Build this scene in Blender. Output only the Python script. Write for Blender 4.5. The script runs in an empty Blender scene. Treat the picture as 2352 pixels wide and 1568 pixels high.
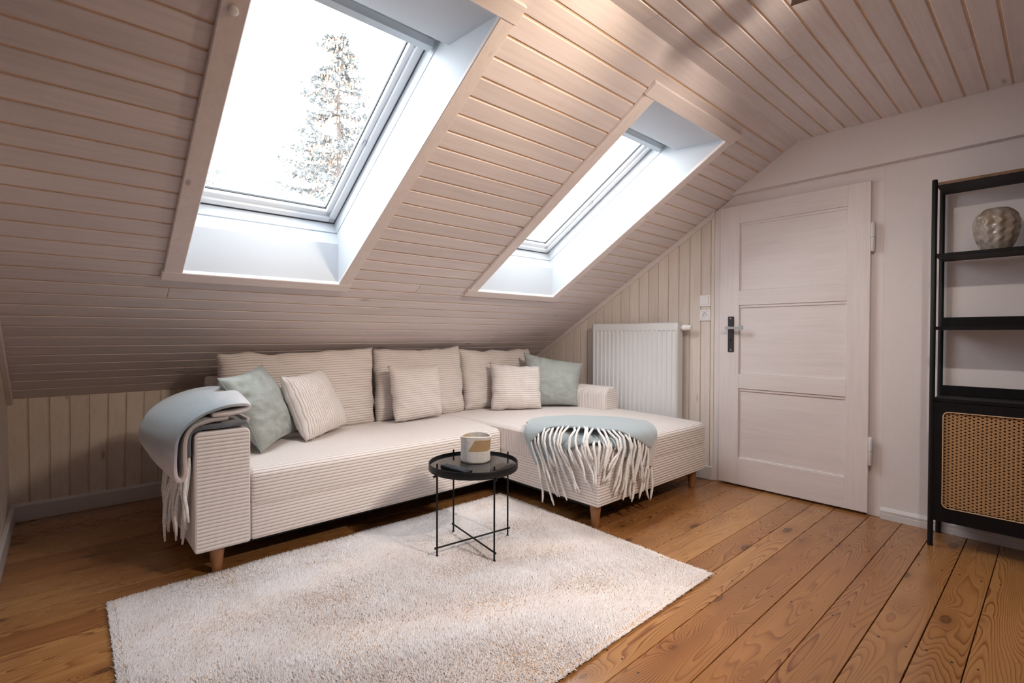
import bpy, bmesh, math, random
import numpy as np
from mathutils import Vector, Matrix, noise as mnoise

random.seed(7)
rng = np.random.default_rng(11)
SC = bpy.context.scene
COL = SC.collection
PI = math.pi

# ------------------------------------------------------------------ camera, sky, exposure
def setup_camera():
    yaw, pitch, roll = math.radians(47.883), math.radians(-0.7544), math.radians(0.159)
    f = Vector((math.cos(yaw) * math.cos(pitch), math.sin(yaw) * math.cos(pitch), math.sin(pitch)))
    r = f.cross(Vector((0, 0, 1))).normalized()
    u = r.cross(f)
    c, s = math.cos(roll), math.sin(roll)
    r, u = c * r + s * u, -s * r + c * u
    cam = bpy.data.cameras.new('camera')
    cam.sensor_width = 36.0
    cam.lens = 36.0 * 1141.0 / 2352.0
    cam.clip_start = 0.02
    o = bpy.data.objects.new('camera', cam)
    COL.objects.link(o)
    m = Matrix(((r.x, u.x, -f.x, 0), (r.y, u.y, -f.y, 0), (r.z, u.z, -f.z, 1.03), (0, 0, 0, 1)))
    o.matrix_world = m
    SC.camera = o
setup_camera()

SC.view_settings.view_transform = 'Standard'
SC.view_settings.look = 'None'
SC.view_settings.exposure = 0.58
SC.view_settings.gamma = 1.0
SC.view_settings.use_curve_mapping = False

SKY = 7.6
w = bpy.data.worlds.new('overcast_sky')
SC.world = w
w.use_nodes = True
bg = w.node_tree.nodes['Background']
bg.inputs[0].default_value = (0.90, 0.94, 1.0, 1)
bg.inputs[1].default_value = SKY

LAMP_W = 40.0         # warm ceiling spots, watts each

# ------------------------------------------------------------------ room numbers
H_CEIL = 2.2383
Y_KINK = 1.107
A_SL = 0.605
NRM = math.hypot(1, A_SL)
X1 = 3.433            # door wall
X0 = -0.225           # left wall near the knee wall
XL = -1.35            # left wall of the front part
Y_STEP = 1.95
Y_FRONT = -1.45
KT_Y, KB_Y = 3.665, 3.82
def zs(y): return H_CEIL - A_SL * (y - Y_KINK)
def S(x, s, d=0.0):   # point on the slope: s metres below the kink, d outwards
    return Vector((x, Y_KINK + s / NRM + d * A_SL / NRM, H_CEIL - A_SL * s / NRM + d / NRM))

# ------------------------------------------------------------------ materials
MATS = {}
def new_mat(name):
    m = bpy.data.materials.new(name)
    m.use_nodes = True
    nt = m.node_tree
    b = nt.nodes['Principled BSDF']
    MATS[name] = m
    return m, nt, b
def N(nt, t, **kw):
    n = nt.nodes.new(t)
    for k, v in kw.items():
        setattr(n, k, v)
    return n
def L(nt, a, b): nt.links.new(a, b)
def setin(node, name, val): node.inputs[name].default_value = val
def math_node(nt, op, a, b=None, c=None):
    n = N(nt, 'ShaderNodeMath', operation=op)
    for i, v in enumerate((a, b, c)):
        if v is None: continue
        if isinstance(v, (int, float)): n.inputs[i].default_value = v
        else: L(nt, v, n.inputs[i])
    return n.outputs[0]
def mix_col(nt, fac, a, b, blend='MIX'):
    n = N(nt, 'ShaderNodeMix', data_type='RGBA', blend_type=blend)
    for idx, v in ((0, fac), (6, a), (7, b)):
        if isinstance(v, (int, float)): n.inputs[idx].default_value = v
        elif isinstance(v, tuple): n.inputs[idx].default_value = (*v[:3], 1)
        else: L(nt, v, n.inputs[idx])
    return n.outputs[2]
def ramp(nt, fac, stops):
    n = N(nt, 'ShaderNodeValToRGB')
    el = n.color_ramp.elements
    while len(el) < len(stops): el.new(0.5)
    for e, (p, c) in zip(el, stops):
        e.position = p
        e.color = (*c, 1) if isinstance(c, tuple) else (c, c, c, 1)
    L(nt, fac, n.inputs[0])
    return n.outputs[0]
def bump(nt, b, h, strength=0.3, dist=0.01):
    n = N(nt, 'ShaderNodeBump')
    n.inputs['Strength'].default_value = strength
    n.inputs['Distance'].default_value = dist
    L(nt, h, n.inputs['Height'])
    L(nt, n.outputs[0], b.inputs['Normal'])
    return n
def noise(nt, vec, scale, detail=4, rough=0.55, dist=0.0):
    n = N(nt, 'ShaderNodeTexNoise')
    setin(n, 'Scale', scale); setin(n, 'Detail', detail); setin(n, 'Roughness', rough); setin(n, 'Distortion', dist)
    if vec is not None: L(nt, vec, n.inputs['Vector'])
    return n.outputs['Fac']
def obj_vec(nt, scale=(1, 1, 1), rand=True):
    tc = N(nt, 'ShaderNodeTexCoord')
    v = tc.outputs['Object']
    if rand:
        oi = N(nt, 'ShaderNodeObjectInfo')
        cmb = N(nt, 'ShaderNodeCombineXYZ')
        for i, k in enumerate((37.0, 91.0, 53.0)):
            L(nt, math_node(nt, 'MULTIPLY', oi.outputs['Random'], k), cmb.inputs[i])
        ad = N(nt, 'ShaderNodeVectorMath', operation='ADD')
        L(nt, v, ad.inputs[0]); L(nt, cmb.outputs[0], ad.inputs[1])
        v = ad.outputs[0]
    sc = N(nt, 'ShaderNodeVectorMath', operation='MULTIPLY')
    L(nt, v, sc.inputs[0]); sc.inputs[1].default_value = scale
    return sc.outputs[0]
def rnd(nt):
    return N(nt, 'ShaderNodeObjectInfo').outputs['Random']
def plain(name, col, rough=0.5, metal=0.0, nscale=None, namp=0.06, bstr=0.0, bdist=0.002, spec=0.5, sheen=0.0):
    m, nt, b = new_mat(name)
    setin(b, 'Roughness', rough); setin(b, 'Metallic', metal); setin(b, 'Specular IOR Level', spec)
    if sheen: setin(b, 'Sheen Weight', sheen)
    if nscale:
        f = noise(nt, obj_vec(nt, (1, 1, 1)), nscale)
        c = ramp(nt, f, [(0.3, tuple(x * (1 - namp) for x in col)), (0.7, tuple(min(1, x * (1 + namp)) for x in col))])
        L(nt, c, b.inputs['Base Color'])
        if bstr: bump(nt, b, f, bstr, bdist)
    else:
        setin(b, 'Base Color', (*col, 1))
    return m

def whitewash(name, axis, base=(0.75, 0.675, 0.67), dark=(0.65, 0.575, 0.565), knots=True, rough=0.55, var=0.10):
    """limed softwood board, grain along the given axis (0 x, 1 y or slope, 2 z)"""
    m, nt, b = new_mat(name)
    s = [26.0, 26.0, 26.0]; s[axis] = 1.3
    f = noise(nt, obj_vec(nt, tuple(s)), 2.2, 5, 0.6, 0.4)
    s2 = [5.0, 5.0, 5.0]; s2[axis] = 0.9
    f2 = noise(nt, obj_vec(nt, tuple(s2)), 2.0, 3)
    c = ramp(nt, f, [(0.28, dark), (0.62, base)])
    c = mix_col(nt, math_node(nt, 'MULTIPLY', ramp(nt, f2, [(0.35, 0.0), (0.75, 1.0)]), 0.45), c, tuple(min(1, x * 1.10) for x in base))
    # each board has its own tone
    tone = math_node(nt, 'MULTIPLY_ADD', rnd(nt), var, 1 - var / 2)
    hs = N(nt, 'ShaderNodeHueSaturation')
    L(nt, tone, hs.inputs['Value']); L(nt, c, hs.inputs['Color'])
    c = hs.outputs[0]
    if knots:
        s3 = [14.0, 14.0, 14.0]; s3[axis] = 3.4
        vo = N(nt, 'ShaderNodeTexVoronoi'); setin(vo, 'Scale', 0.75)
        L(nt, obj_vec(nt, tuple(s3)), vo.inputs['Vector'])
        k = ramp(nt, vo.outputs['Distance'], [(0.05, 1.0), (0.13, 0.0)])
        pick = math_node(nt, 'GREATER_THAN', N(nt, 'ShaderNodeSeparateColor').outputs[0], 2.0)
        sep = N(nt, 'ShaderNodeSeparateColor'); L(nt, vo.outputs['Color'], sep.inputs[0])
        pick = math_node(nt, 'GREATER_THAN', sep.outputs[0], 0.72)
        c = mix_col(nt, math_node(nt, 'MULTIPLY', math_node(nt, 'MULTIPLY', k, pick), 0.6), c, (0.24, 0.19, 0.17))
    L(nt, c, b.inputs['Base Color'])
    setin(b, 'Roughness', rough)
    bump(nt, b, f, 0.12, 0.003)
    return m

M_SLOPE = whitewash('limed_board_along_x', 0)
M_PANEL = whitewash('limed_board_upright', 2, (0.80, 0.715, 0.65), (0.71, 0.63, 0.56))
M_CASE_X = whitewash('limed_casing_along_x', 0, (0.82, 0.735, 0.715), (0.745, 0.66, 0.64))
M_CASE_S = whitewash('limed_casing_along_slope', 1, (0.82, 0.735, 0.715), (0.745, 0.66, 0.64))
M_DOORW = whitewash('limed_door_upright', 2, (0.80, 0.735, 0.725), (0.73, 0.665, 0.65), knots=False, rough=0.42, var=0.03)
M_DOORH = whitewash('limed_door_level', 1, (0.80, 0.735, 0.725), (0.74, 0.675, 0.66), knots=False, rough=0.42, var=0.03)
M_GROOVE = plain('bare_pine_groove', (0.74, 0.52, 0.36), 0.7, nscale=6, namp=0.12)
M_GROOVE2 = plain('bare_pine_groove_pale', (0.74, 0.60, 0.50), 0.7, nscale=6, namp=0.12)
M_PLASTER = plain('painted_plaster', (0.79, 0.73, 0.725), 0.85, nscale=60, namp=0.012, bstr=0.05, bdist=0.002)
M_WHITE = plain('white_reveal_paint', (0.58, 0.61, 0.65), 0.55, nscale=5, namp=0.01)
M_SASH = plain('white_window_lacquer', (0.84, 0.86, 0.88), 0.3)
M_ALU = plain('grey_bar_metal', (0.50, 0.535, 0.56), 0.4, 0.35)
M_SEAL = plain('dark_rubber_seal', (0.02, 0.022, 0.025), 0.6)
M_JOINT = plain('grey_window_joint', (0.13, 0.14, 0.15), 0.6)
M_SKIRT = plain('white_skirting', (0.70, 0.66, 0.66), 0.4)
M_RAD = plain('white_radiator_enamel', (0.80, 0.80, 0.80), 0.28)
M_PLASTIC = plain('white_plastic', (0.92, 0.90, 0.90), 0.25)
M_BLACK = plain('black_powder_coat', (0.008, 0.008, 0.009), 0.45, spec=0.25)
M_BLACKW = plain('black_shelf_board', (0.007, 0.006, 0.007), 0.55, nscale=30, namp=0.2, spec=0.2)
M_IRON = plain('dark_iron_plate', (0.085, 0.075, 0.085), 0.35, 0.8)
M_STEEL = plain('pale_brushed_steel', (0.62, 0.68, 0.68), 0.32, 0.9)
M_CHROME = plain('polished_chrome', (0.8, 0.8, 0.8), 0.12, 1.0)
M_SCREW = plain('bright_screw', (0.75, 0.72, 0.70), 0.3, 0.8)
M_DARK = plain('black_gap', (0.006, 0.005, 0.005), 0.8)
M_BEECH = plain('brown_turned_wood', (0.30, 0.135, 0.055), 0.38, nscale=25, namp=0.2)
M_CANEFRAME = plain('pale_cane_border', (0.62, 0.43, 0.27), 0.5)
M_CANE = plain('woven_cane', (0.42, 0.235, 0.105), 0.5, nscale=160, namp=0.25, bstr=0.3, bdist=0.001)
M_REMOTE = plain('black_remote_plastic', (0.010, 0.012, 0.016), 0.3)
M_REMKEY = plain('grey_remote_keys', (0.06, 0.075, 0.09), 0.4)
M_BULB, _nt, _b = new_mat('warm_lamp_lens')
setin(_b, 'Emission Color', (1.0, 0.72, 0.42, 1)); setin(_b, 'Emission Strength', 14.0)

def make_floor_mat():
    m, nt, b = new_mat('varnished_pine_floor')
    base = obj_vec(nt, (1, 1, 1))
    sep = N(nt, 'ShaderNodeSeparateXYZ'); L(nt, base, sep.inputs[0])
    # knots bend the grain around them
    vk = N(nt, 'ShaderNodeTexVoronoi'); setin(vk, 'Scale', 1.0)
    ks = N(nt, 'ShaderNodeVectorMath', operation='MULTIPLY'); L(nt, base, ks.inputs[0]); ks.inputs[1].default_value = (3.2, 7.6, 0.0)
    L(nt, ks.outputs[0], vk.inputs['Vector'])
    sc = N(nt, 'ShaderNodeSeparateColor'); L(nt, vk.outputs['Color'], sc.inputs[0])
    pick = math_node(nt, 'GREATER_THAN', sc.outputs[0], 0.30)
    kd = vk.outputs['Distance']
    bend = math_node(nt, 'MULTIPLY', math_node(nt, 'POWER', 2.718, math_node(nt, 'MULTIPLY', kd, -7.5)), pick)
    st = N(nt, 'ShaderNodeVectorMath', operation='MULTIPLY'); L(nt, base, st.inputs[0]); st.inputs[1].default_value = (0.62, 7.0, 1.0)
    fld = noise(nt, st.outputs[0], 1.0, 1.5, 0.4)
    fld = math_node(nt, 'ADD', fld, math_node(nt, 'MULTIPLY', bend, 0.42))
    rings = math_node(nt, 'FRACT', math_node(nt, 'MULTIPLY', fld, 44.0))
    ring = ramp(nt, rings, [(0.0, 0.12), (0.58, 0.34), (0.90, 1.0), (1.0, 0.12)])
    fine = N(nt, 'ShaderNodeVectorMath', operation='MULTIPLY'); L(nt, base, fine.inputs[0]); fine.inputs[1].default_value = (6.0, 240.0, 1.0)
    ff = noise(nt, fine.outputs[0], 1.0, 3)
    light = ramp(nt, rnd(nt), [(0.0, (0.53, 0.262, 0.088)), (0.3, (0.35, 0.140, 0.042)), (0.6, (0.56, 0.285, 0.102)), (1.0, (0.41, 0.178, 0.054))])
    dark = mix_col(nt, 1.0, light, (0.34, 0.205, 0.15), 'MULTIPLY')
    # broad heartwood bands make the ring contrast come and go
    hw = N(nt, 'ShaderNodeVectorMath', operation='MULTIPLY'); L(nt, base, hw.inputs[0]); hw.inputs[1].default_value = (0.8, 6.0, 1.0)
    amp = ramp(nt, noise(nt, hw.outputs[0], 1.3, 2), [(0.35, 0.42), (0.65, 1.0)])
    c = mix_col(nt, math_node(nt, 'MULTIPLY', ring, amp), light, dark)
    c = mix_col(nt, math_node(nt, 'MULTIPLY', ff, 0.28), c, dark)
    knot = ramp(nt, kd, [(0.05, 1.0), (0.085, 0.55), (0.12, 0.85), (0.16, 0.0)])
    c = mix_col(nt, math_node(nt, 'MULTIPLY', math_node(nt, 'MULTIPLY', knot, pick), 0.88), c, (0.030, 0.011, 0.006))
    halo = ramp(nt, kd, [(0.1, 1.0), (0.42, 0.0)])
    c = mix_col(nt, math_node(nt, 'MULTIPLY', math_node(nt, 'MULTIPLY', halo, pick), 0.35), c, (0.15, 0.045, 0.013))
    L(nt, c, b.inputs['Base Color'])
    rr = math_node(nt, 'MULTIPLY_ADD', noise(nt, base, 3.0, 3), 0.20, 0.17)
    L(nt, rr, b.inputs['Roughness'])
    setin(b, 'Coat Weight', 0.25); setin(b, 'Coat Roughness', 0.2)
    bump(nt, b, math_node(nt, 'ADD', ring, math_node(nt, 'MULTIPLY', noise(nt, base, 5.0, 2), 2.0)), 0.06, 0.004)
    return m
M_FLOOR = make_floor_mat()

def make_cord(name, pitch=0.0155, base=(0.84, 0.775, 0.745), dark=(0.49, 0.395, 0.35)):
    m, nt, b = new_mat(name)
    uv = N(nt, 'ShaderNodeUVMap')
    sep = N(nt, 'ShaderNodeSeparateXYZ'); L(nt, uv.outputs[0], sep.inputs[0])
    wob = math_node(nt, 'MULTIPLY', noise(nt, obj_vec(nt, (1, 1, 1)), 6.0, 2), 0.003)
    v = math_node(nt, 'DIVIDE', math_node(nt, 'ADD', sep.outputs[1], wob), pitch)
    fr = math_node(nt, 'FRACT', v)
    d = math_node(nt, 'ABSOLUTE', math_node(nt, 'MULTIPLY_ADD', fr, 2.0, -1.0))       # 1 in the groove
    h = math_node(nt, 'SUBTRACT', 1.0, math_node(nt, 'POWER', d, 2.6))
    pile = noise(nt, obj_vec(nt, (1, 1, 1)), 320.0, 2)
    smear = ramp(nt, noise(nt, obj_vec(nt, (1, 1, 1)), 4.0, 4, 0.6), [(0.35, 0.0), (0.65, 1.0)])
    col = mix_col(nt, math_node(nt, 'MULTIPLY', smear, 0.35), base, tuple(min(1, x * 1.09) for x in base))
    col = mix_col(nt, math_node(nt, 'MULTIPLY', math_node(nt, 'POWER', d, 5.0), 0.75), col, dark)  # groove shade painted into the colour, on top of the bump
    col = mix_col(nt, math_node(nt, 'MULTIPLY', pile, 0.12), col, dark)
    L(nt, col, b.inputs['Base Color'])
    setin(b, 'Roughness', 0.85); setin(b, 'Sheen Weight', 0.35); setin(b, 'Sheen Roughness', 0.4)
    setin(b, 'Specular IOR Level', 0.15)
    bump(nt, b, math_node(nt, 'ADD', h, math_node(nt, 'MULTIPLY', pile, 0.10)), 0.75, 0.0042)
    return m
M_CORD = make_cord('cream_wide_cord')
M_CORDS = make_cord('cream_cushion_cord', 0.0145, (0.85, 0.785, 0.76), (0.53, 0.43, 0.39))

def make_velvet():
    m, nt, b = new_mat('sage_velvet')
    v = obj_vec(nt, (1, 1, 1))
    f = noise(nt, v, 9.0, 4, 0.6, 0.8)
    c = ramp(nt, f, [(0.3, (0.345, 0.38, 0.36)), (0.7, (0.43, 0.465, 0.445))])
    L(nt, c, b.inputs['Base Color'])
    setin(b, 'Roughness', 0.6); setin(b, 'Sheen Weight', 0.6); setin(b, 'Sheen Roughness', 0.3); setin(b, 'Specular IOR Level', 0.25)
    st = obj_vec(nt, (7.0, 7.0, 16.0))
    bump(nt, b, math_node(nt, 'ADD', noise(nt, st, 1.0, 3, 0.5, 1.2), math_node(nt, 'MULTIPLY', noise(nt, v, 400.0, 2), 0.04)), 0.45, 0.012)
    return m
M_VELVET = make_velvet()

def make_wool(name, stops, attr='UV'):
    """felted blanket wool, colour bands along uv.x"""
    m, nt, b = new_mat(name)
    uv = N(nt, 'ShaderNodeUVMap')
    sep = N(nt, 'ShaderNodeSeparateXYZ'); L(nt, uv.outputs[0], sep.inputs[0])
    wob = math_node(nt, 'MULTIPLY_ADD', noise(nt, obj_vec(nt, (1, 1, 1), False), 14.0, 3), 0.06, -0.03)
    c = ramp(nt, math_node(nt, 'ADD', sep.outputs[0], wob), stops)
    fz = noise(nt, obj_vec(nt, (1, 1, 1), False), 190.0, 4, 0.7)
    c = mix_col(nt, math_node(nt, 'MULTIPLY', ramp(nt, fz, [(0.35, 1.0), (0.6, 0.0)]), 0.35), c, mix_col(nt, 1.0, c, (0.62, 0.62, 0.66), 'MULTIPLY'))
    L(nt, c, b.inputs['Base Color'])
    setin(b, 'Roughness', 0.95); setin(b, 'Sheen Weight', 0.7); setin(b, 'Sheen Roughness', 0.5); setin(b, 'Specular IOR Level', 0.1)
    bump(nt, b, fz, 0.5, 0.004)
    return m
GB = (0.42, 0.50, 0.53)
M_WOOL_ARM = make_wool('striped_wool_pale', [(0.0, (0.66, 0.56, 0.53)), (0.10, (0.80, 0.74, 0.74)), (0.22, (0.74, 0.73, 0.74)), (0.30, (0.38, 0.45, 0.49)),
                                             (0.40, (0.33, 0.39, 0.43)), (0.47, (0.36, 0.365, 0.40)), (0.56, (0.72, 0.62, 0.62)), (0.72, (0.68, 0.55, 0.51)), (0.82, (0.60, 0.50, 0.46)), (0.88, (0.47, 0.43, 0.41)), (1.0, (0.50, 0.45, 0.42))])
M_WOOL_DARK = make_wool('striped_wool_charcoal', [(0.0, (0.66, 0.58, 0.56)), (0.10, (0.60, 0.54, 0.54)), (0.18, (0.17, 0.18, 0.205)), (0.6, (0.13, 0.14, 0.165)), (1.0, (0.15, 0.155, 0.17))])
M_WOOL_BLUE = make_wool('blue_grey_wool', [(0.0, GB), (0.84, GB), (0.90, (0.62, 0.60, 0.60)), (1.0, (0.70, 0.64, 0.60))])
M_WOOL_BLUE2 = make_wool('blue_grey_wool_plain', [(0.0, GB), (0.5, (0.40, 0.48, 0.51)), (1.0, (0.44, 0.50, 0.53))])
M_FRINGE = plain('cream_wool_fringe', (0.90, 0.84, 0.82), 0.95, nscale=120, namp=0.18, bstr=0.6, bdist=0.003, spec=0.1, sheen=0.5)

def make_rug_mat():
    m, nt, b = new_mat('cream_shag')
    geo = N(nt, 'ShaderNodeNewGeometry')
    f = noise(nt, geo.outputs['Position'], 7.0, 5, 0.65, 1.0)
    f2 = noise(nt, geo.outputs['Position'], 120.0, 3, 0.6)
    c = ramp(nt, math_node(nt, 'ADD', math_node(nt, 'MULTIPLY', f, 0.6), math_node(nt, 'MULTIPLY', f2, 0.4)),
             [(0.32, (0.74, 0.64, 0.60)), (0.5, (0.85, 0.77, 0.745)), (0.68, (0.92, 0.865, 0.86))])
    L(nt, c, b.inputs['Base Color'])
    setin(b, 'Roughness', 0.9); setin(b, 'Specular IOR Level', 0.1); setin(b, 'Sheen Weight', 0.3)
    return m
M_RUG = make_rug_mat()
M_RUGBACK = plain('rug_binding', (0.55, 0.37, 0.25), 0.9)

def make_basket_mat():
    m, nt, b = new_mat('woven_basket')
    uv = N(nt, 'ShaderNodeUVMap')
    sep = N(nt, 'ShaderNodeSeparateXYZ'); L(nt, uv.outputs[0], sep.inputs[0])
    # tan block with a slanted left edge in the upper half, as dyed into the weave
    u, v = sep.outputs[0], sep.outputs[1]
    upper = math_node(nt, 'MULTIPLY', math_node(nt, 'GREATER_THAN', v, 0.46), math_node(nt, 'LESS_THAN', v, 0.90))
    edge = math_node(nt, 'GREATER_THAN', math_node(nt, 'ADD', u, math_node(nt, 'MULTIPLY', v, -0.17)), -0.161)
    end = math_node(nt, 'LESS_THAN', u, 0.34)
    msk = math_node(nt, 'MULTIPLY', math_node(nt, 'MULTIPLY', upper, edge), end)
    wv = N(nt, 'ShaderNodeTexWave', wave_type='BANDS', bands_direction='DIAGONAL'); setin(wv, 'Scale', 9.0); setin(wv, 'Distortion', 2.5); setin(wv, 'Detail', 2.0)
    sc = N(nt, 'ShaderNodeVectorMath', operation='MULTIPLY'); L(nt, uv.outputs[0], sc.inputs[0]); sc.inputs[1].default_value = (6.0, 2.0, 1.0)
    L(nt, sc.outputs[0], wv.inputs['Vector'])
    n1 = noise(nt, obj_vec(nt, (1, 1, 1), False), 170.0, 3)
    c = mix_col(nt, msk, (0.76, 0.72, 0.69), (0.50, 0.32, 0.17))
    c = mix_col(nt, math_node(nt, 'MULTIPLY', ramp(nt, n1, [(0.35, 1.0), (0.55, 0.0)]), 0.35), c, mix_col(nt, 1.0, c, (0.5, 0.45, 0.42), 'MULTIPLY'))
    L(nt, c, b.inputs['Base Color'])
    setin(b, 'Roughness', 0.9)
    bump(nt, b, math_node(nt, 'ADD', wv.outputs['Fac'], n1), 0.7, 0.003)
    return m
M_BASKET = make_basket_mat()
M_BASKETIN = plain('basket_lining_tan', (0.52, 0.35, 0.20), 0.9, nscale=120, namp=0.2, bstr=0.4, bdist=0.002)

def make_vase_mat():
    m, nt, b = new_mat('glazed_vase')
    f = noise(nt, obj_vec(nt, (1, 1, 1), False), 14.0, 3)
    c = ramp(nt, f, [(0.35, (0.33, 0.265, 0.20)), (0.65, (0.40, 0.36, 0.335))])
    L(nt, c, b.inputs['Base Color'])
    setin(b, 'Roughness', 0.12); setin(b, 'Coat Weight', 0.6)
    return m
M_VASE = make_vase_mat()

def make_glass():
    m, nt, b = new_mat('clear_pane')
    nt.nodes.remove(b)
    out = nt.nodes['Material Output']
    tr = N(nt, 'ShaderNodeBsdfTransparent'); tr.inputs[0].default_value = (0.97, 0.985, 0.98, 1)
    gl = N(nt, 'ShaderNodeBsdfGlossy'); gl.inputs['Roughness'].default_value = 0.02
    lw = N(nt, 'ShaderNodeLayerWeight'); lw.inputs['Blend'].default_value = 0.5
    fr = math_node(nt, 'MULTIPLY_ADD', math_node(nt, 'POWER', lw.outputs['Facing'], 5.0), 0.8, 0.03)
    mx = N(nt, 'ShaderNodeMixShader')
    L(nt, fr, mx.inputs[0]); L(nt, tr.outputs[0], mx.inputs[1]); L(nt, gl.outputs[0], mx.inputs[2])
    L(nt, mx.outputs[0], out.inputs[0])
    return m
M_GLASS = make_glass()
M_TABLEGLASS = plain('dark_mirror_glass', (0.012, 0.011, 0.012), 0.04, 0.0, spec=0.9)
M_BARK = plain('spruce_bark', (0.13, 0.10, 0.085), 0.9, nscale=30, namp=0.3)
M_NEEDLE = plain('spruce_needles', (0.15, 0.16, 0.16), 0.8, nscale=5, namp=0.3)
M_CONE = plain('spruce_cones', (0.40, 0.275, 0.205), 0.8, nscale=9, namp=0.3)
M_SHELFEDGE = plain('oak_shelf_edge', (0.16, 0.075, 0.028), 0.5, nscale=40, namp=0.35)

# ------------------------------------------------------------------ object helpers
def link(name, me, mat, parent=None, smooth=False, recenter=True):
    if recenter and len(me.vertices):
        n = len(me.vertices)
        co = np.empty(n * 3, np.float32); me.vertices.foreach_get('co', co); co = co.reshape(-1, 3)
        c = (co.min(0) + co.max(0)) / 2
        me.vertices.foreach_set('co', (co - c).ravel())
    else:
        c = (0, 0, 0)
    me.name = name
    o = bpy.data.objects.new(name, me)
    COL.objects.link(o)
    o.location = Vector([float(v) for v in c])
    for m in (mat if isinstance(mat, (list, tuple)) else [mat]):
        me.materials.append(m)
    if parent is not None:
        o.parent = parent
        o.matrix_parent_inverse = Matrix.Translation(-wloc(parent))
    if smooth:
        me.polygons.foreach_set('use_smooth', [True] * len(me.polygons))
    me.update()
    return o
def wloc(o):
    p = Vector(o.location)
    if o.parent is not None:
        p = o.matrix_parent_inverse @ p
        p = p + wloc(o.parent)
    return p
def empty(name, loc):
    o = bpy.data.objects.new(name, None)
    o.empty_display_size = 0.1
    COL.objects.link(o)
    o.location = loc
    return o
def tag(o, label, cat, group=None):
    o['label'] = label; o['category'] = cat
    if group: o['group'] = group
    return o
def struct(o): o['kind'] = 'structure'; return o
def stuff(o): o['kind'] = 'stuff'; return o

def from_py(name, v, f, mat, parent=None, smooth=False, uv=None):
    me = bpy.data.meshes.new(name)
    me.from_pydata([tuple(map(float, p)) for p in v], [], f)
    if uv is not None:
        lay = me.uv_layers.new(name='UVMap')
        flat = [c for face in uv for p in face for c in p]
        lay.data.foreach_set('uv', flat)
    return link(name, me, mat, parent, smooth)
def bm_obj(name, bm, mat, parent=None, smooth=False):
    me = bpy.data.meshes.new(name)
    bm.normal_update()
    bm.to_mesh(me); bm.free()
    return link(name, me, mat, parent, smooth)
HEXF = [(0, 3, 2, 1), (4, 5, 6, 7), (0, 1, 5, 4), (1, 2, 6, 5), (2, 3, 7, 6), (3, 0, 4, 7)]
def hexa(bm, p8):
    vs = [bm.verts.new(p) for p in p8]
    for f in HEXF: bm.faces.new([vs[i] for i in f])
    return vs
def boxv(x0, x1, y0, y1, z0, z1):
    return [(x0, y0, z0), (x1, y0, z0), (x1, y1, z0), (x0, y1, z0), (x0, y0, z1), (x1, y0, z1), (x1, y1, z1), (x0, y1, z1)]
def bevel(bm, w, seg=1):
    if w > 0:
        bmesh.ops.bevel(bm, geom=list(bm.edges), offset=w, segments=seg, profile=0.5, affect='EDGES', clamp_overlap=True)
def box(name, x0, x1, y0, y1, z0, z1, mat, parent=None, bev=0.0, seg=1, smooth=False):
    bm = bmesh.new(); hexa(bm, boxv(x0, x1, y0, y1, z0, z1))
    bevel(bm, bev, seg)
    bmesh.ops.recalc_face_normals(bm, faces=bm.faces)
    return bm_obj(name, bm, mat, parent, smooth)
def hexobj(name, p8, mat, parent=None, bev=0.0):
    bm = bmesh.new(); hexa(bm, p8); bevel(bm, bev)
    bmesh.ops.recalc_face_normals(bm, faces=bm.faces)
    return bm_obj(name, bm, mat, parent)
def slope_box(x0, x1, s0, s1, d0, d1):
    return [S(x0, s1, d0), S(x1, s1, d0), S(x1, s0, d0), S(x0, s0, d0), S(x0, s1, d1), S(x1, s1, d1), S(x1, s0, d1), S(x0, s0, d1)]
def tube_into(bm, pts, rad, seg=8, cap=True):
    pts = [Vector(p) for p in pts]
    n = len(pts)
    rads = rad if isinstance(rad, (list, tuple)) else [rad] * n
    rings = []
    up = Vector((0, 0, 1))
    prev = None
    for i, p in enumerate(pts):
        t = (pts[min(i + 1, n - 1)] - pts[max(i - 1, 0)])
        if t.length < 1e-9: t = Vector((0, 0, 1))
        t.normalize()
        if prev is None:
            a = t.cross(up)
            if a.length < 0.05: a = t.cross(Vector((1, 0, 0)))
        else:
            a = prev - t * prev.dot(t)
            if a.length < 1e-6: a = t.cross(up)
        a.normalize(); prev = a
        b = t.cross(a)
        rings.append([bm.verts.new(p + (a * math.cos(2 * PI * k / seg) + b * math.sin(2 * PI * k / seg)) * rads[i]) for k in range(seg)])
    for r0, r1 in zip(rings, rings[1:]):
        for k in range(seg):
            bm.faces.new((r0[k], r0[(k + 1) % seg], r1[(k + 1) % seg], r1[k]))
    if cap:
        bm.faces.new(rings[0][::-1]); bm.faces.new(rings[-1])
def tube(name, pts, rad, mat, parent=None, seg=10):
    bm = bmesh.new(); tube_into(bm, pts, rad, seg)
    bmesh.ops.recalc_face_normals(bm, faces=bm.faces)
    o = bm_obj(name, bm, mat, parent)
    smooth_by_angle(o)
    return o
def smooth_by_angle(o, ang=40):
    me = o.data
    me.polygons.foreach_set('use_smooth', [True] * len(me.polygons))
    try: me.set_sharp_from_angle(angle=math.radians(ang))
    except Exception: pass
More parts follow.
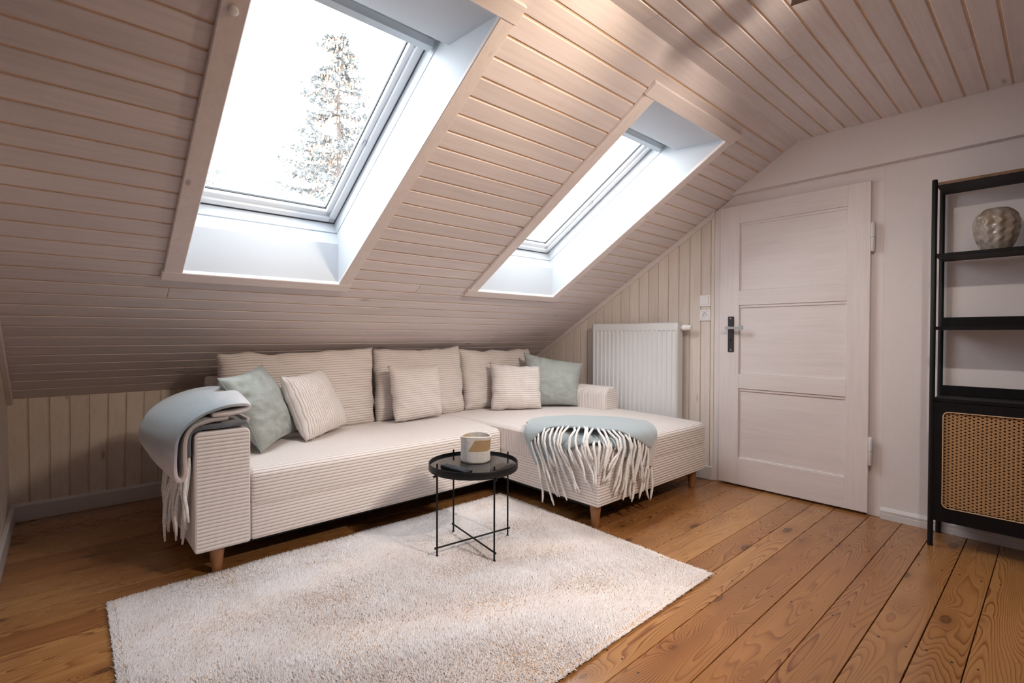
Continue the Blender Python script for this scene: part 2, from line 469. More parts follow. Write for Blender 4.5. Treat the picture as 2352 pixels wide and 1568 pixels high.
def lathe(name, prof, c, mat, parent=None, seg=32, smooth=True, ang=45):
    bm = bmesh.new()
    rings = []
    for r, z in prof:
        if r < 1e-6: rings.append([bm.verts.new((c[0], c[1], c[2] + z))])
        else: rings.append([bm.verts.new((c[0] + r * math.cos(2 * PI * k / seg), c[1] + r * math.sin(2 * PI * k / seg), c[2] + z)) for k in range(seg)])
    for a, b in zip(rings, rings[1:]):
        for k in range(seg):
            k2 = (k + 1) % seg
            if len(a) == 1 and len(b) == 1: continue
            if len(a) == 1: bm.faces.new((a[0], b[k], b[k2]))
            elif len(b) == 1: bm.faces.new((a[k], b[0], a[k2]))
            else: bm.faces.new((a[k], b[k], b[k2], a[k2]))
    bmesh.ops.recalc_face_normals(bm, faces=bm.faces)
    o = bm_obj(name, bm, mat, parent)
    if smooth: smooth_by_angle(o, ang)
    return o
def axis_cyl(name, p0, p1, r, mat, parent=None, seg=20):
    return tube(name, [p0, p1], r, mat, parent, seg)

# ================================================================== SETTING
# ---- floor: sub-floor with every plank a part
floor = struct(box('floor', XL - 0.05, X1 + 0.12, Y_FRONT - 0.05, 4.0, -0.12, -0.022, M_DARK))
ys = [4.0, 3.86, 3.72, 3.58, 3.44, 3.295, 3.15, 3.0, 2.86, 2.71, 2.56, 2.40, 2.26, 2.10, 1.945, 1.80, 1.645, 1.48, 1.31, 1.13, 1.01, 0.896, 0.727, 0.577, 0.443, 0.31, 0.189,
      0.05, -0.10, -0.25, -0.40, -0.55, -0.70, -0.85, -1.0, -1.15, -1.3, Y_FRONT - 0.04]
for i, (ya, yb) in enumerate(zip(ys, ys[1:])):
    g = 0.0010 + 0.0009 * random.random()
    xl = X0 - 0.06 if yb > Y_STEP else XL - 0.04
    dz = random.uniform(-0.0012, 0.0)
    box('floor_board', xl, X1 + 0.09, yb + g, ya - g, -0.022, dz, M_FLOOR, floor, bev=0.0010)

M_NAIL = plain('old_nail_head', (0.05, 0.045, 0.04), 0.4, 0.6)
nail_bm = bmesh.new()
for xj in (1.30, 2.08, 2.86):
    for ya, yb in zip(ys, ys[1:]):
        if ya > 1.75: continue
        for f in (.22, .78):
            yy_ = ya + (yb - ya) * f + random.uniform(-.008, .008); xx_ = xj + random.uniform(-.02, .02)
            tube_into(nail_bm, [(xx_, yy_, -.002), (xx_, yy_, .0003)], .0034, 8)
stuff(bm_obj('nails', nail_bm, M_NAIL, floor))

# ---- sloped ceiling
WIN = [dict(n=1, x0=0.395, x1=1.110, s0=0.222, s1=1.782), dict(n=2, x0=2.035, x1=2.765, s0=0.205, s1=1.748)]
S_END = (KT_Y - Y_KINK) * NRM
def slope_sheet(bm, d0, d1):
    x_l, x_r = XL - 0.1, X1 + 0.1
    e = 0.015
    cuts = [x_l] + [v for q in WIN for v in (q['x0'] - e, q['x1'] + e)] + [x_r]
    for i in range(0, len(cuts), 2):
        hexa(bm, slope_box(cuts[i], cuts[i + 1], -0.02, S_END + 0.25, d0, d1))
    for q in WIN:
        hexa(bm, slope_box(q['x0'] - e, q['x1'] + e, -0.02, q['s0'] - e, d0, d1))
        hexa(bm, slope_box(q['x0'] - e, q['x1'] + e, q['s1'] + e, S_END + 0.25, d0, d1))
bm = bmesh.new(); slope_sheet(bm, 0.0045, 0.12)
bmesh.ops.recalc_face_normals(bm, faces=bm.faces)
slope = struct(bm_obj('ceiling_sloped', bm, M_GROOVE))
PITCH = 0.0870
GAP = 0.0042
s_edges = [-0.012] + [0.098 + PITCH * k for k in range(0, 35)]
s_edges = [v for v in s_edges if v < S_END - 0.12] + [S_END - 0.098, S_END + 0.004]
def chamfer_board(name, p8, mat, parent):
    return hexobj(name, p8, mat, parent, bev=0.0026)
for sa, sb in zip(s_edges, s_edges[1:]):
    sm = (sa + sb) / 2
    segs = []
    xa = XL - 0.02 if Y_KINK + sa / NRM < Y_STEP else X0 - 0.02
    x = xa
    for q in WIN:
        if sb > q['s0'] + 0.004 and sa < q['s1'] - 0.004:
            segs.append((x, q['x0'] - 0.016)); x = q['x1'] + 0.016
    segs.append((x, X1 + 0.005))
    out = []
    for (a, b_) in segs:
        if b_ - a > 1.2 and random.random() < 0.45:
            c = random.uniform(a + 0.4, b_ - 0.4)
            out += [(a, c - 0.0006), (c + 0.0006, b_)]
        else: out.append((a, b_))
    for (a, b_) in out:
        chamfer_board('ceiling_board', slope_box(a, b_, sa + GAP, sb - GAP, 0.0, 0.010), M_SLOPE, slope)

# ---- flat ceiling
ceil_ = struct(box('ceiling', XL - 0.1, X1 + 0.1, Y_FRONT - 0.1, Y_KINK + 0.02, H_CEIL + 0.0045, H_CEIL + 0.10, M_GROOVE))
CP = 0.0862
y = Y_KINK + 0.008
while y > Y_FRONT:
    yb = y - CP
    a, b_ = XL, X1 + 0.005
    cs = [a] + ([random.uniform(1.6, 3.1)] if random.random() < 0.6 else []) + [b_]
    for p, q in zip(cs, cs[1:]):
        hexobj('ceiling_board', boxv(p + 0.0006, q - 0.0006, yb + GAP, y - GAP, H_CEIL, H_CEIL + 0.010), M_SLOPE, ceil_, bev=0.0026)
    y = yb

# ---- knee wall (back)
def knee(x, t, off=0.0):   # t 0 at the floor, 1 at the slope
    yy = KB_Y + (KT_Y - KB_Y) * t - off
    return Vector((x, yy, zs(KT_Y) * t))
wall_back = struct(hexobj('wall_back', [knee(X0 - .1, 0, -.006), knee(X1 + .1, 0, -.006), knee(X1 + .1, 0, -.12), knee(X0 - .1, 0, -.12),
                                        knee(X0 - .1, 1.02, -.006), knee(X1 + .1, 1.02, -.006), knee(X1 + .1, 1.1, -.12), knee(X0 - .1, 1.1, -.12)], M_GROOVE2))
x = X0 + 0.0825
xs = [X0 - 0.01]
while x < X1: xs.append(x); x += 0.0829
xs.append(X1 + 0.005)
for xa, xb in zip(xs, xs[1:]):
    g = 0.004
    hexobj('wall_board', [knee(xa + g, 0, 0), knee(xb - g, 0, 0), knee(xb - g, 0, -.006), knee(xa + g, 0, -.006),
                          knee(xa + g, .995, 0), knee(xb - g, .995, 0), knee(xb - g, .995, -.006), knee(xa + g, .995, -.006)], M_PANEL, wall_back, bev=0.002)
struct(hexobj('baseboard_back', [knee(X0, 0, .018), knee(X1, 0, .018), knee(X1, 0, 0), knee(X0, 0, 0),
                                 knee(X0, .135, .018), knee(X1, .135, .018), knee(X1, .155, 0), knee(X0, .155, 0)], M_SKIRT, None, bev=0.003))

# ---- left wall: short return by the knee wall, then the room widens
wl = bmesh.new()
hexa(wl, boxv(X0 - 0.10, X0, Y_STEP, 4.0, 0, 0.70))
def wedge(bm, xa, xb, y0, y1, zb, off=0.0):
    vs = [(xa, y0, zb), (xb, y0, zb), (xb, y1, zb), (xa, y1, zb), (xa, y0, zs(y0) + off), (xb, y0, zs(y0) + off), (xb, y1, zs(y1) + off), (xa, y1, zs(y1) + off)]
    hexa(bm, vs)
wedge(wl, X0 - 0.10, X0, Y_STEP, 3.67, 0.70, 0.02)
wedge(wl, XL - 0.05, X0 - 0.0, Y_STEP, Y_STEP + 0.1, 0.0, 0.05)
hexa(wl, boxv(XL - 0.12, XL, Y_FRONT - 0.1, Y_KINK, 0, H_CEIL + 0.02))
wedge(wl, XL - 0.12, XL, Y_KINK, Y_STEP + 0.1, 0.0, 0.02)
bmesh.ops.recalc_face_normals(wl, faces=wl.faces)
wall_left = struct(bm_obj('wall_left', wl, M_PLASTER))
yy = 3.80
while yy > Y_STEP + 0.02:
    ya = max(yy - 0.083, Y_STEP)
    g = 0.004
    za, zb = min(zs(ya + g), zs(yy - g)), zs(yy - g)
    hexobj('wall_board', [(X0, ya + g, 0), (X0 + .007, ya + g, 0), (X0 + .007, yy - g, 0), (X0, yy - g, 0),
                          (X0, ya + g, zs(ya + g)), (X0 + .007, ya + g, zs(ya + g)), (X0 + .007, yy - g, zs(yy - g)), (X0, yy - g, zs(yy - g))], M_PANEL, wall_left, bev=0.002)
    yy = ya
struct(box('baseboard_left', X0 + 0.007, X0 + 0.027, Y_STEP, 3.805, 0.0, 0.10, M_SKIRT, None, bev=0.003))
struct(hexobj('trim_1', [(X0 + .005, Y_STEP, zs(Y_STEP) - .035), (X0 + .03, Y_STEP, zs(Y_STEP) - .035), (X0 + .03, KT_Y, zs(KT_Y) - .035), (X0 + .005, KT_Y, zs(KT_Y) - .035),
                         (X0 + .005, Y_STEP, zs(Y_STEP)), (X0 + .03, Y_STEP, zs(Y_STEP)), (X0 + .03, KT_Y, zs(KT_Y)), (X0 + .005, KT_Y, zs(KT_Y))], M_CASE_S, None, bev=0.004))
# front wall behind the camera
struct(box('wall_front', XL - 0.1, X1 + 0.1, Y_FRONT - 0.1, Y_FRONT, 0.0, H_CEIL + 0.02, M_PLASTER))

# ---- right wall: plaster with a stepped lintel, panelling towards the knee wall
wr = bmesh.new()
hexa(wr, boxv(X1, X1 + 0.10, Y_FRONT - 0.1, 0.677, 0.0, 1.99))            # plaster beside the door
hexa(wr, boxv(X1 + 0.03, X1 + 0.10, 0.677, 1.66, 0.0, 1.99))              # behind door and casing
bmesh.ops.recalc_face_normals(wr, faces=wr.faces)
wall_right = struct(bm_obj('wall_right', wr, M_PLASTER))
wr = bmesh.new()
hexa(wr, boxv(X1 - 0.042, X1 + 0.10, Y_FRONT - 0.1, Y_KINK, 1.99, H_CEIL + 0.02))   # lintel
yk = Y_KINK + (H_CEIL - 1.99) / A_SL
hexa(wr, [(X1 - .042, Y_KINK, 1.99), (X1 + .1, Y_KINK, 1.99), (X1 + .1, yk + .02, 1.99), (X1 - .042, yk + .02, 1.99),
          (X1 - .042, Y_KINK, H_CEIL + .02), (X1 + .1, Y_KINK, H_CEIL + .02), (X1 + .1, yk + .03, 1.995), (X1 - .042, yk + .03, 1.995)])
bmesh.ops.recalc_face_normals(wr, faces=wr.faces)
struct(bm_obj('wall_lintel', wr, M_PLASTER))
pb = bmesh.new()
hexa(pb, [(X1 + .006, 1.655, 0), (X1 + .1, 1.655, 0), (X1 + .1, 4.0, 0), (X1 + .006, 4.0, 0),
          (X1 + .006, 1.655, zs(1.655) + .02), (X1 + .1, 1.655, zs(1.655) + .02), (X1 + .1, 4.0, zs(4.0) + .02), (X1 + .006, 4.0, zs(4.0) + .02)])
bmesh.ops.recalc_face_normals(pb, faces=pb.faces)
bm_obj('panel_backing', pb, M_GROOVE2, wall_right)
ye = [1.682] + [1.757 + 0.0872 * k for k in range(24)]
for ya, yb in zip(ye, ye[1:]):
    if ya > 3.79: break
    g = 0.0028
    a, b_ = ya + g, min(yb, 3.80) - g
    hexobj('wall_board', [(X1, a, 0), (X1 + .006, a, 0), (X1 + .006, b_, 0), (X1, b_, 0),
                          (X1, a, zs(a)), (X1 + .006, a, zs(a)), (X1 + .006, b_, zs(b_)), (X1, b_, zs(b_))], M_PANEL, wall_right, bev=0.002)
struct(box('trim_2', X1 - 0.006, X1 + 0.01, 1.655, 1.679, 0.0, zs(1.66), M_PANEL, None, bev=0.002))
def slope_rail(name, y0, y1, w, t, mat):
    p = []
    for z_off in (-w, 0.002):
        p += [(X1 - t, y0, zs(y0) + z_off), (X1, y0, zs(y0) + z_off), (X1, y1, zs(y1) + z_off), (X1 - t, y1, zs(y1) + z_off)]
    return hexobj(name, p, mat, None, bev=0.004)
struct(slope_rail('trim_3', 1.655, KT_Y, 0.042, 0.016, M_CASE_S))
struct(box('baseboard_panel', X1 - 0.02, X1, 1.66, 3.80, 0.0, 0.095, M_SKIRT, None, bev=0.003))
# profiled skirting beside the door
bm = bmesh.new()
prof = [(0, 0), (-.018, 0), (-.018, .032), (-.015, .034), (-.015, .037), (-.017, .039), (-.017, .048), (-.011, .054), (-.006, .062), (0, .064)]
for yv in (Y_FRONT, 0.677):
    pass
va = [bm.verts.new((X1 + px, Y_FRONT, pz)) for px, pz in prof]; vb = [bm.verts.new((X1 + px, 0.677, pz)) for px, pz in prof]
for i in range(len(prof)):
    j = (i + 1) % len(prof); bm.faces.new((va[i], va[j], vb[j], vb[i]))
bm.faces.new(va); bm.faces.new(vb[::-1])
bmesh.ops.recalc_face_normals(bm, faces=bm.faces)
struct(bm_obj('baseboard_right', bm, M_SKIRT))

# ---- door with casing
struct(box('trim_4', X1 + 0.004, X1 + 0.03, 0.677, 0.745, 0.0, 1.99, M_DOORW, None, bev=0.002))      # hinge side casing
struct(box('trim_5', X1 + 0.0, X1 + 0.03, 1.585, 1.656, 0.0, zs(1.656), M_DOORW, None, bev=0.002))  # lock side casing
struct(hexobj('trim_6', [(X1 + .002, .677, 1.905), (X1 + .03, .677, 1.905), (X1 + .03, 1.655, 1.905), (X1 + .002, 1.655, 1.905),
                         (X1 + .002, .677, 1.992), (X1 + .03, .677, 1.992), (X1 + .03, 1.515, 1.992), (X1 + .002, 1.515, 1.992)], M_DOORH, None, bev=0.002))
DX = X1 - 0.022       # front face of the leaf
DY0, DY1, DZ0, DZ1 = 0.734, 1.607, 0.014, 1.914
door = struct(empty('door_1', (DX, (DY0 + DY1) / 2, DZ0)))
lst, rst = 1.472, 0.848     # inner stile edges
rails = [(DZ0, 0.196), (0.671, 0.770), (1.235, 1.334), (1.790, DZ1)]
box('stile', DX, DX + .034, lst, DY1, DZ0, DZ1, M_DOORW, door, bev=0.0025)
box('stile', DX, DX + .034, DY0, rst, DZ0, DZ1, M_DOORW, door, bev=0.0025)
for z0, z1 in rails:
    box('rail', DX + .0006, DX + .034, rst - .001, lst + .001, z0, z1, M_DOORH, door, bev=0.0018)
for (za, zb) in ((0.196, 0.671), (0.770, 1.235), (1.334, 1.790)):
    box('panel', DX + .014, DX + .026, rst - .01, lst + .01, za - .01, zb + .01, M_DOORH, door)
    # moulding step at the top of every panel, shallow lips on the others
    box('panel_moulding', DX + .007, DX + .02, rst, lst, zb - .017, zb, M_DOORH, door, bev=0.002)
    box('panel_moulding', DX + .009, DX + .02, lst - .006, lst, za, zb, M_DOORW, door, bev=0.002)
    box('panel_moulding', DX + .009, DX + .02, rst, rst + .006, za, zb, M_DOORW, door, bev=0.002)
    box('panel_moulding', DX + .009, DX + .02, rst, lst, za, za + .006, M_DOORH, door, bev=0.002)
hp = box('handle_plate', DX - .008, DX, 1.505, 1.545, 0.918, 1.160, M_IRON, door, bev=0.0025)
tube('screw', [(DX - .0095, 1.526, 1.147), (DX - .007, 1.526, 1.147)], 0.0045, M_SCREW, hp)
tube('screw', [(DX - .0095, 1.524, 0.932), (DX - .007, 1.524, 0.932)], 0.0045, M_SCREW, hp)
kh = bmesh.new()
tube_into(kh, [(DX - .0088, 1.525, 1.003), (DX - .0078, 1.525, 1.003)], 0.005, 12)
hexa(kh, boxv(DX - .0088, DX - .0078, 1.522, 1.528, 0.988, 1.002))
bmesh.ops.recalc_face_normals(kh, faces=kh.faces)
bm_obj('keyhole', kh, M_DARK, hp)
tube('handle_neck', [(DX - .006, 1.527, 1.082), (DX - .045, 1.527, 1.082)], [0.012, 0.009], M_IRON, hp, 14)
# flat lever that flares towards its tip
lv = bmesh.new()
sec = [(1.545, .008, .009), (1.525, .008, .010), (1.50, .006, .008), (1.47, .006, .009), (1.44, .006, .012), (1.425, .006, .013)]
rg = []
for yv, tx, hz in sec:
    rg.append([lv.verts.new((DX - .046 + a * tx, yv, 1.082 + b * hz)) for a, b in ((-1, -1), (1, -1), (1, 1), (-1, 1))])
for a, b in zip(rg, rg[1:]):
    for k in range(4): lv.faces.new((a[k], a[(k + 1) % 4], b[(k + 1) % 4], b[k]))
lv.faces.new(rg[0][::-1]); lv.faces.new(rg[-1])
bevel(lv, 0.0015)
bmesh.ops.recalc_face_normals(lv, faces=lv.faces)
lever = bm_obj('handle_lever', lv, M_STEEL, hp)
for zc in (1.592, 0.373):
    h = tube('hinge', [(DX - .004, .722, zc - .082), (DX - .004, .722, zc - .076), (DX - .004, .722, zc - .001)], [0.007, 0.011, 0.011], M_SKIRT, door, 14)
    tube('hinge_barrel', [(DX - .004, .722, zc + .001), (DX - .004, .722, zc + .076), (DX - .004, .722, zc + .082)], [0.011, 0.011, 0.006], M_SKIRT, h, 14)
#box('hinge_plate', DX + .006, DX + .016, .700, .734, 1.53, 1.65, M_DOORW, door)

# ---- roof windows
def quad_strip(bm, ra, rb):
    n = len(ra)
    for i in range(n): bm.faces.new((ra[i], ra[(i + 1) % n], rb[(i + 1) % n], rb[i]))
def build_window(q):
    x0, x1, s0, s1 = q['x0'], q['x1'], q['s0'], q['s1']
    cx, cs = (x0 + x1) / 2, (s0 + s1) / 2
    root = struct(empty('window_%d' % q['n'], S(cx, cs, 0)))
    sb = s1 - 0.105; st = s0 + 0.245      # lining narrows from plumb/level to square with the frame
    rings = [(0.0, 0.0, s0, s1), (0.172, 0.0, st - 0.0, sb + 0.0), (0.232, 0.0, st + .004, sb - .010), (0.234, 0.006, st + .004 - .006, sb - .010 + .006),
             (0.240, 0.006, st + .004 - .006, sb - .010 + .006), (0.242, 0.001, st + .004, sb - .011), (0.300, 0.001, st + .008, sb - .014)]
    bm = bmesh.new()
    prev = None
    outer = []
    for d, e, sa, sc in rings:
        r = [bm.verts.new(S(x, s, d)) for x, s in ((x0 - e, sa), (x1 + e, sa), (x1 + e, sc), (x0 - e, sc))]
        if prev: quad_strip(bm, prev, r)
        prev = r
    # outer skin so that the lining is a closed box
    t = 0.02
    o1 = [bm.verts.new(S(x, s, .36)) for x, s in ((x0 - t, s0 - .05), (x1 + t, s0 - .05), (x1 + t, s1 + .05), (x0 - t, s1 + .05))]
    o2 = [bm.verts.new(S(x, s, .0)) for x, s in ((x0 - .012, s0 - .012), (x1 + .012, s0 - .012), (x1 + .012, s1 + .012), (x0 - .012, s1 + .012))]
    quad_strip(bm, prev, o1); quad_strip(bm, o1, o2)
    bm.verts.ensure_lookup_table()
    first = list(bm.verts)[:4]
    quad_strip(bm, o2, first)
    bmesh.ops.recalc_face_normals(bm, faces=bm.faces)
    bm_obj('lining', bm, M_WHITE, root)
    # casing boards on the room side
    w_ = 0.062; dz = -0.020
    sw = 0.068
    hexobj('casing', slope_box(x0 - w_ - .006, x0 + .002, s0 - .004, s1 + .004, dz, 0.0), M_CASE_S, root, bev=0.003)
    hexobj('casing', slope_box(x1 - .002, x1 + w_, s0 - .004, s1 + .004, dz, 0.0), M_CASE_S, root, bev=0.003)
    hexobj('casing', slope_box(x0 - w_ - .012, x1 + w_ + .006, s0 - sw, s0 + .002, dz - .003, 0.0), M_CASE_X, root, bev=0.003)
    hexobj('casing', slope_box(x0 - w_ - .012, x1 + w_ + .008, s1 - .002, s1 + .06, dz - .002, 0.0), M_CASE_X, root, bev=0.003)
    # sash
    sx0, sx1, ss0, ss1 = x0 + .007, x1 - .0055, st + .013, sb - .0195
    sash = empty('sash', S(cx, cs, .3)); sash.parent = root; sash.matrix_parent_inverse = Matrix.Translation(-wloc(root))
    def member(name, xa, xb, sa, sb_, d0, d1, mat, par, bev=.003): return hexobj(name, slope_box(xa, xb, sa, sb_, d0, d1), mat, par, bev)
    gx0, gx1, gs0, gs1 = x0 + .088, x1 - .064, st + .09, sb - .085
    for (xa, xb, sa, sb_) in ((sx0, sx0 + .034, ss0, ss1), (sx1 - .034, sx1, ss0, ss1), (sx0, sx1, ss0, ss0 + .034), (sx0, sx1, ss1 - .034, ss1)):
        member('sash_rim', xa, xb, sa, sb_, .302, .36, M_SASH, sash, .003)
    for (xa, xb, sa, sb_) in ((sx0 + .03, gx0, ss0 + .03, ss1 - .03), (gx1, sx1 - .03, ss0 + .03, ss1 - .03), (sx0 + .03, sx1 - .03, ss0 + .03, gs0), (sx0 + .03, sx1 - .03, gs1, ss1 - .03)):
        member('sash_bead', xa, xb, sa, sb_, .316, .36, M_SASH, sash, .003)
    for (xa, xb, sa, sb_) in ((gx0 - .001, gx0 + .004, gs0, gs1), (gx1 - .004, gx1 + .001, gs0, gs1), (gx0, gx1, gs0 - .001, gs0 + .004), (gx0, gx1, gs1 - .004, gs1 + .001)):
        member('glass_seal', xa, xb, sa, sb_, .334, .345, M_SEAL, sash, 0)
    member('glass_pane', gx0 - .01, gx1 + .01, gs0 - .01, gs1 + .01, .341, .345, M_GLASS, sash, 0)
    # dark joint between sash and frame, frame behind
    for (xa, xb, sa, sb_) in ((x0, sx0, st, sb), (sx1, x1, st, sb), (x0, x1, st, ss0), (x0, x1, ss1, sb)):
        member('frame_joint', xa - .002, xb + .002, sa - .002, sb_ + .002, .305, .35, M_JOINT, root, 0)
    # control bar across the top of the sash with its two clips
    bar = bmesh.new()
    prof = [(.040, .250), (.062, .238), (.092, .250), (.098, .268), (.090, .282), (.045, .286)]
    ra = [bar.verts.new(S(x0 + .020, st + a, d)) for a, d in prof]; rb = [bar.verts.new(S(x1 - .016, st + a, d)) for a, d in prof]
    quad_strip(bar, ra, rb); bar.faces.new(ra); bar.faces.new(rb[::-1])
    bmesh.ops.recalc_face_normals(bar, faces=bar.faces)
    bo = bm_obj('control_bar', bar, M_ALU, root)
    for f in (0.05, 0.36, 0.68, 0.955):
        xx = x0 + f * (x1 - x0)
        hexobj('bar_clip', slope_box(xx - .006, xx + .006, st + .012, st + .05, .272, .30), M_SASH, bo, .002)
    member('vent_strip', sx0 + .01, sx1 - .01, st + .004, st + .040, .288, .302, M_SASH, root, .003)
    hexobj('catch', slope_box(gx1 + .012, gx1 + .02, (gs0 + gs1) / 2 + .02, (gs0 + gs1) / 2 + .045, .308, .318), M_ALU, sash, .001)
    hexobj('catch', slope_box(gx1 + .022, gx1 + .03, gs0 + .01, gs0 + .04, .306, .318), M_ALU, sash, .001)
    # sky light enters here
    ld = bpy.data.lights.new('window_portal', 'AREA')
    ld.shape = 'RECTANGLE'; ld.size = x1 - x0 - .1; ld.size_y = sb - st - .1
    ld.cycles.is_portal = True
    lo = bpy.data.objects.new('window_portal', ld); COL.objects.link(lo)
    X = Vector((1, 0, 0)); Z = Vector((0, A_SL, 1)).normalized(); Y = Z.cross(X)
    m = Matrix((X, Y, Z)).transposed().to_4x4(); m.translation = S(cx, (st + sb) / 2, .40)
    lo.matrix_world = m
    return root
for q in WIN: build_window(q)

# ================================================================== FURNITURE
def profile_extrude(name, prof, axis, c0, c1, mat, parent, cap_uv='h', round_end=0.02, nseg=24, bulge=0.0, closed=True):
    """prof: closed loop of (a, b); axis 'x': a=y b=z extruded along x; axis 'y': a=x b=z extruded along y.
    uv.y runs along the loop on the body, along a ('a') or b ('b') on the end caps."""
    P = np.array(prof, float)
    n = len(P)
    cen = P.mean(0)
    per = np.r_[0, np.cumsum(np.hypot(*(np.roll(P, -1, 0) - P).T))]
    if round_end > 0:
        steps = [(0.0, 1.0), (0.3, .52), (0.7, .12), (1.0, 0.0)]
    else: steps = [(0.0, 0.0)]
    ends0 = [(c0 + round_end * t, round_end * e * .8) for t, e in steps]
    ends1 = [(c1 - round_end * t, round_end * e * .8) for t, e in steps][::-1]
    mid = [(c0 + round_end + (c1 - c0 - 2 * round_end) * k / nseg, 0.0) for k in range(1, nseg)]
    st = ends0 + mid + ends1
    # inward normals of the loop
    tang = np.roll(P, -1, 0) - np.roll(P, 1, 0)
    nrm = np.c_[-tang[:, 1], tang[:, 0]]; nrm /= np.linalg.norm(nrm, axis=1)[:, None]
    sgn = np.sign(((cen - P) * nrm).sum(1).mean()); nrm *= sgn
    V, F, UV = [], [], []
    for c, e in st:
        Q = P + nrm * e
        for a, b in Q:
            V.append((c, a, b) if axis == 'x' else (a, c, b))
    for i in range(len(st) - 1):
        for k in range(n):
            k2 = (k + 1) % n
            F.append((i * n + k, i * n + k2, (i + 1) * n + k2, (i + 1) * n + k))
            u0, u1 = st[i][0], st[i + 1][0]
            if cap_uv == 'ring':      # ribs run around the body instead of along it
                UV.append([(per[k], u0), (per[k + 1], u0), (per[k + 1], u1), (per[k], u1)])
            else:
                UV.append([(u0, per[k]), (u0, per[k + 1]), (u1, per[k + 1]), (u1, per[k])])
    for end, idx in ((0, 0), (1, (len(st) - 1) * n)):
        base = P + nrm * st[0][1] if end == 0 else P + nrm * st[-1][1]
        ring = list(range(idx, idx + n))
        F.append(tuple(ring if end else ring[::-1]))
        pts = base if end else base[::-1]
        if cap_uv in ('b', 'ring'): UV.append([(a, b) for a, b in pts])
        else: UV.append([(b, a) for a, b in pts])
    o = from_py(name, V, F, mat, parent, uv=UV)
    bm = bmesh.new(); bm.from_mesh(o.data); bmesh.ops.recalc_face_normals(bm, faces=bm.faces); bm.to_mesh(o.data); bm.free()
    smooth_by_angle(o, 35)
    return o
def rrect(a0, a1, b0, b1, r, seg=5, crown=0.0, rb=None):
    """rounded rectangle loop; r rounds the two top corners, rb the bottom ones"""
    rb = 0.012 if rb is None else rb
    pts = []
    for (ca, cb, rr, t0) in ((a1 - r, b1 - r, r, 0), (a0 + r, b1 - r, r, 90), (a0 + rb, b0 + rb, rb, 180), (a1 - rb, b0 + rb, rb, 270)):
        for k in range(seg + 1):
            t = math.radians(t0 + 90 * k / seg)
            pts.append((ca + rr * math.cos(t), cb + rr * math.sin(t)))
        if t0 == 0 and crown != 0:
            for k in range(1, 12):
                f = k / 12
                pts.append((a1 - r + (a0 - a1 + 2 * r) * f, b1 + crown * math.sin(PI * f) ** 0.8))
    return pts

# ---- corner sofa
sofa = tag(empty('corner_sofa', (1.8, 2.8, 0.0)), 'long cream corduroy corner sofa with a chaise on the right, under the two skylights', 'sofa')
SEATX = (0.614, 2.066)
profile_extrude('seat_base', rrect(2.391, 3.24, 0.118, 0.300, 0.008), 'x', SEATX[0], SEATX[1], M_CORD, sofa, 'b', 0.008)
profile_extrude('seat_cushion', rrect(2.388, 3.24, 0.270, 0.432, 0.040, 6, 0.020, .012), 'x', SEATX[0], SEATX[1] + .004, M_CORD, sofa, 'a', 0.014)
profile_extrude('chaise_base', rrect(1.617, 3.24, 0.122, 0.325, 0.008), 'x', 2.074, 3.241, M_CORD, sofa, 'b', 0.008)
profile_extrude('chaise_cushion', rrect(1.614, 3.24, 0.290, 0.440, 0.040, 6, 0.016, .020), 'x', 2.070, 3.244, M_CORD, sofa, 'a', 0.022)
profile_extrude('armrest', rrect(0.398, 0.610, 0.116, 0.622, 0.024, 5), 'y', 2.386, 3.24, M_CORD, sofa, 'ring', 0.010)
profile_extrude('armrest', rrect(3.072, 3.246, 0.300, 0.630, 0.070, 6, 0.0, .02), 'y', 2.335, 3.24, M_CORD, sofa, 'ring', 0.022)
profile_extrude('back_frame', rrect(3.235, 3.365, 0.118, 0.785, 0.03, 5), 'x', 0.612, 3.244, M_CORD, sofa, 'b', 0.012)
box('underside', 0.43, 3.2, 2.43, 3.33, 0.100, 0.119, M_DARK, sofa)
box('underside', 2.10, 3.2, 1.66, 2.44, 0.104, 0.123, M_DARK, sofa)
for lx, ly in ((0.488, 2.44), (2.115, 1.668), (3.165, 1.675), (0.488, 3.27), (3.18, 3.27), (2.05, 3.27)):
    lathe('leg', [(0, 0), (0.0175, 0), (0.0185, .004), (0.032, 0.124), (0, .124)], (lx, ly, 0), M_BEECH, sofa, 18)

